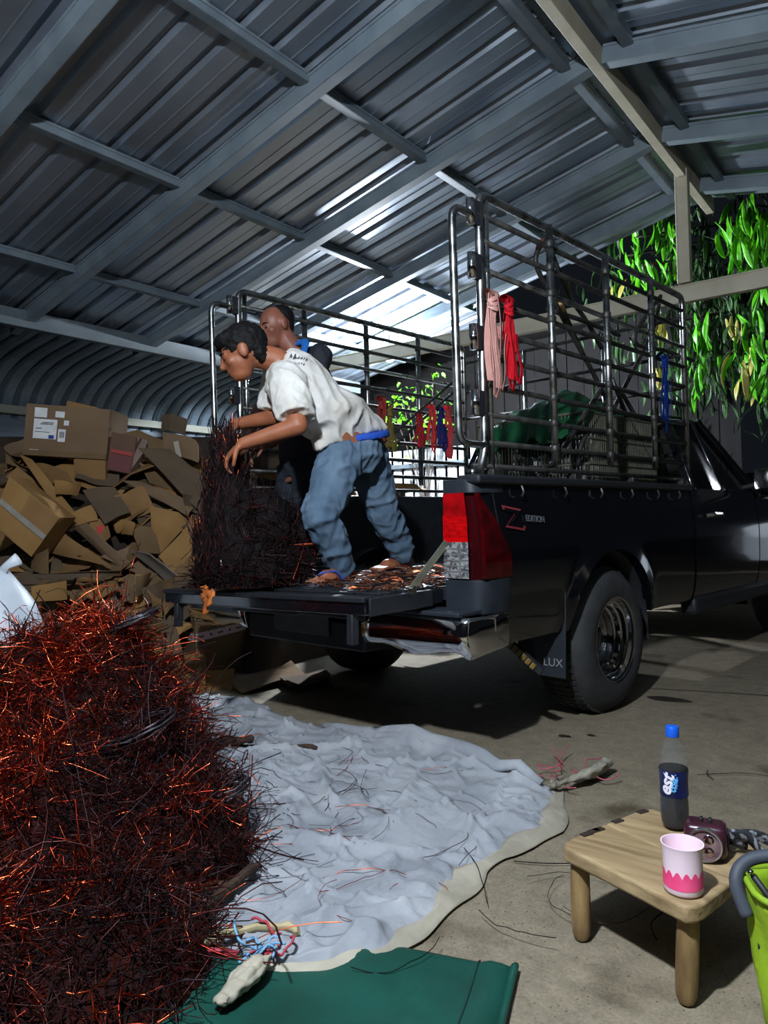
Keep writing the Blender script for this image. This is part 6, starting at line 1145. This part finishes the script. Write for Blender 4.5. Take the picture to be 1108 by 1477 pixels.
def headlamp(c):
    d = Vector((1.30, -2.421, 0))-Vector((c[0], c[1], 0)); a = math.atan2(d.y, d.x); t = thing('head_lamp', 'maroon plastic head lamp with round lens lying beside the bottle', 'head lamp', (c[0], c[1], ZT), a)
    mm = mat('maroon_plastic', (52, 22, 34), (64, 28, 42), 10, .3, coat=.3)
    b = MB().box((-.022, 0, .037), (.062, .084, .070)); bo_ = b.build('case', mm, t, bevel=.014, seg=4)
    M = Matrix.Translation((.008, 0, .036)) @ Matrix.Rotation(PI/2, 4, 'Y')
    MB().lathe([(.034, -.002), (.0355, .006), (.034, .014), (.031, .014), (.030, .008)], 36, M).build('bezel', mat('silver_ring', (190, 186, 188), None, rough=.15, metal=.9), t, smooth=40)
    MB().lathe([(.0305, .009), (.02, .0115), (.001, .0125)], 32, M).build('lens', mat('lamp_lens', (170, 140, 150), (110, 84, 96), 30, .06, .5, coat=1), t, smooth='all')
    for k in range(3): aa = 2*PI*k/3+.5; MB().lathe([(.001, .0135), (.006, .013), (.010, .0125), (.011, .0115)], 16, M @ Matrix.Translation((.014*math.cos(aa), .014*math.sin(aa), 0))).build('reflector', mat('reflector', (190, 170, 178), None, rough=.12, metal=1), t, smooth='all')
    for y in (-.008, .010): MB().box((-.02, y, .075), (.014, .007, .012)).build('switch', m_plas, t, bevel=.002)
    for k in range(5): MB().box((-.03, .0435, .018+.009*k), (.03, .003, .004)).build('side_rib', mm, t, bevel=.001)
    ms = mat('patterned_webbing', (26, 28, 34), (126, 130, 136), 55, .8, mid=(.52, .58))
    def band(P, nm):
        P = spline(P, 6); Gd = [[p+Vector((0, 0, q)) if len(w_) == 0 else p+w_*q for q in (-.013, 0, .013)] for p, w_ in ((p, Vector((.25, .1, 1)).normalized()) for p in P)]
        MB().slab(Gd, (0, .0015, 0)).build(nm, ms, t, smooth='all')
    band([Vector((-.035, .04, .045)), Vector((-.03, .075, .05)), Vector((-.01, .10, .035)), Vector((.01, .115, .016)), Vector((.035, .118, .014))], 'head_strap')
    band([Vector((-.04, .04, .04)), Vector((-.055, .09, .045)), Vector((-.06, .13, .03)), Vector((-.03, .15, .016)), Vector((.0, .12, .014))], 'head_strap')
    band([Vector((-.04, -.04, .04)), Vector((-.07, -.03, .03)), Vector((-.085, .02, .018)), Vector((-.07, .08, .016))], 'head_strap')
headlamp(HEADLAMP)
# ================================================================== green basket bag at the right edge
BG = thing('tote_bag', 'lime green bag with grey tube handle at the lower right edge', 'bag', (1.17, -.90, 0))
mlg = mat('lime_fabric', (150, 184, 34), (120, 156, 24), 6, .7, 0, .3, 40); b0 = Vector((1.17, -.90, 0)); Gd = []
for i in range(13):
    z = .25*i/12; row = []
    for j in range(40):
        a = 2*PI*j/40; r1, r2 = .075+.03*(z/.25), .10+.02*(z/.25); rr = 1+.05*math.sin(a*5+z*20)+.06*fbm((math.cos(a)*2, math.sin(a)*2, z*9)); row.append(Vector((r1*math.cos(a)*rr, r2*math.sin(a)*rr, .004+z+.012*math.sin(a*2)*(i/12))))
    Gd.append(row)
mb = MB(); mb.grid(Gd, wrap=True); mb.f.append(tuple(range(40))[::-1]); mb.m.append(0); bgo = mb.build('bag_wall', mlg, BG, smooth='all'); sol = bgo.modifiers.new('thickness', 'SOLIDIFY'); sol.thickness = .006
MB().tube([p+Vector((0, 0, .002)) for p in Gd[-1]], .006, 8, closed=True).build('rim', mat('lime_hem', (128, 160, 30), None, rough=.7), BG, smooth='all')
mgh = mat('grey_foam', (70, 76, 86), (58, 64, 74), 10, .6)
MB().tube(spline([Vector((-.085, -.075, .21)), Vector((-.105, -.062, .265)), Vector((-.085, -.03, .295)), Vector((-.02, .0, .305)), Vector((.06, .01, .30))], 6), .012, 12).build('handle', mgh, BG, smooth='all')
MB().tube([(-.08, -.04, .27), (-.03, -.03, .20), (.02, -.02, .12)], .006, 8).build('frame_rod', m_plas, BG, smooth='all'); MB().tube([(-.07, -.07, .16), (.03, -.05, .165)], .006, 8).build('frame_rod', m_plas, BG, smooth='all')
for p in ((-.083, -.045, .277), (-.05, -.035, .235)): MB().ell(p, (.006, .006, .006), n=8, k=6).build('rivet', m_chrome, BG, smooth='all')
MB().ell((0, 0, .10), (.07, .09, .06)).build('contents', mat('dark_contents', (24, 20, 18), (60, 40, 28), 20, .8, 0, .5, 30), BG, smooth='all')
# ================================================================== tree, shrub, car beyond the shed
ml = [mat('leaf_green', (86, 176, 20), (54, 132, 14), 6, .38, sss=.0), mat('leaf_yellow', (168, 164, 60), (150, 132, 84), 5, .5), mat('leaf_dark', (58, 92, 48), (36, 66, 34), 6, .4)]
def leaf_mesh(L0, wd, m, droop):
    Gd = []
    for i in range(8):
        t = i/7; w_ = wd*math.sin(PI*min(1, .06+t*.94))**.75*(1 if t < .98 else .1); a = droop*t; x = L0*(math.sin(a)/droop); z = -L0*(1-math.cos(a))/droop
        Gd.append([Vector((x, s_*w_, z+abs(s_)*.18*w_+.006*math.sin(t*9)*s_)) for s_ in (-1, -.5, 0, .5, 1)])
    return MB().slab(Gd, (0, 0, -.0012)).mesh('leaf', m, 'all')
lm = [[leaf_mesh(l, w_, m, dr) for l, w_, dr in ((.30, .024, .9), (.24, .022, .6), (.34, .026, 1.1))] for m in ml]
tro = Vector((.55, 5.6, 0)); TRE = thing('tree', 'leafy tree with long drooping green and yellow leaves behind the truck', 'tree', tro); rl = random.Random(5); nl = 0; rest = MB()
mbk = mat('bark', (60, 52, 44), (44, 38, 32), 12, .9, 0, .5, 30)
MB().tube(spline([Vector((0, .6, -.1)), Vector((.1, .6, 1.2)), Vector((-.05, .4, 2.2)), Vector((.1, .3, 3.4)), Vector((0, .3, 4.4))], 4), [.12]*8+[.09]*4+[.06]*5, 12).build('trunk', mbk, TRE, smooth='all')
for ci, (c, n, kd) in enumerate(LEAFCL):
    c = Vector(c)-tro
    if ci % 3 == 0: MB().tube(spline([Vector((.05, .4, max(1.6, min(4, c.z+.25)))), c*.55+Vector((0, .15, c.z*.45+.15)), c+Vector((0, 0, .02))], 5), .010, 6).build('branch', mbk, TRE, smooth='all')
    for k in range(n):
        o = link('leaf', rl.choice(lm[kd]), TRE); nl += 1; o.location = c+Vector((rl.gauss(0, .07), rl.gauss(0, .09), rl.gauss(0, .07)))
        o.rotation_euler = (rl.gauss(0, .5), rl.uniform(.75, 1.5), rl.uniform(0, 2*PI)); s_ = rl.uniform(.7, 1.15); o.scale = (s_, s_, s_)
for k in range(900):
    c, n, kd = rl.choice(LEAFCL); p = Vector(c)-tro+Vector((rl.gauss(0, .35), abs(rl.gauss(.35, .3)), rl.gauss(.05, .3))); me = rl.choice(lm[2]); M = Matrix.Translation(p) @ Matrix.Rotation(rl.uniform(0, 6.3), 4, 'Z') @ Matrix.Rotation(rl.uniform(.3, 1.3), 4, 'Y') @ Matrix.Scale(rl.uniform(.5, .9), 4)
    rest.add([M @ v.co for v in me.vertices], [tuple(q.vertices) for q in me.polygons])
tag(rest.build('background_leaves', ml[2], TRE, smooth='all'), kind='stuff')
SHB = thing('shrub', 'small bright green shrub growing above the white fence', 'shrub', (-3.4, 4.62, 0)); lsm = [leaf_mesh(.085, .022, ml[0], .5), leaf_mesh(.07, .02, mat('leaf_mid', (96, 150, 60), (70, 124, 46), 6, .4), .3)]
for c in SHRUB:
    c = Vector(c)-Vector((-3.4, 4.62, 0)); MB().tube(spline([Vector((0, .05, 1.0)), Vector((c.x*.5, .02, 1.7)), c], 4), .006, 6).build('stem', mbk, SHB, smooth='all')
    for k in range(14):
        o = link('leaf', rl.choice(lsm), SHB); o.location = c+Vector((rl.gauss(0, .10), rl.gauss(0, .10), rl.gauss(-.04, .09))); o.rotation_euler = (rl.gauss(0, .5), rl.uniform(-.4, 1.2), rl.uniform(0, 6.3))
MB().tube([(0, .05, -.1), (.02, .04, .6), (0, .05, 1.05)], .014, 8).build('main_stem', mbk, SHB, smooth='all')
car = thing('parked_car', 'white car parked in the dark beyond the truck cab', 'car', (.35, 7.6, 0), -.5); mwc = mat('white_paint', (226, 230, 236), None, rough=.2, coat=1)
secs = [(-2.0, .55, .75), (-1.9, .35, .95), (-1.2, .3, 1.02), (-.6, .28, 1.45), (.5, .28, 1.50), (1.2, .3, 1.05), (1.9, .35, .92), (2.0, .5, .75)]
Gd = [[Vector((x, .80*s_*(1 if k < 2 else (.97 if zt < 1.2 else .78)), (zb, zb+.35, zt-.03, zt)[k] if k < 3 else zt)) for k, s_ in ((0, -1), (1, -1), (2, -1), (3, -.7), (3, 0), (3, .7), (2, 1), (1, 1), (0, 1))] for x, zb, zt in secs]
MB().slab(Gd, (0, 0, -.03)).build('car_body', mwc, car, smooth=40)
for x in (-1.25, 1.25):
    for y in (-.72, .72): MB().lathe([(.001, -.09), (.20, -.09), (.30, -.08), (.31, 0), (.30, .08), (.20, .09), (.001, .09)], 24, Matrix.Translation((x, y, .31)) @ Matrix.Rotation(PI/2, 4, 'X')).build('car_wheel', m_tyre, car, smooth=40)
for s_ in (-1, 1): MB().slab([[(-1.0, s_*.80, 1.04), (.95, s_*.80, 1.06)], [(-.58, s_*.66, 1.42), (.48, s_*.66, 1.46)]], (0, s_*.012, 0)).build('car_window', mat('car_glass', (14, 18, 22), None, rough=.03), car)
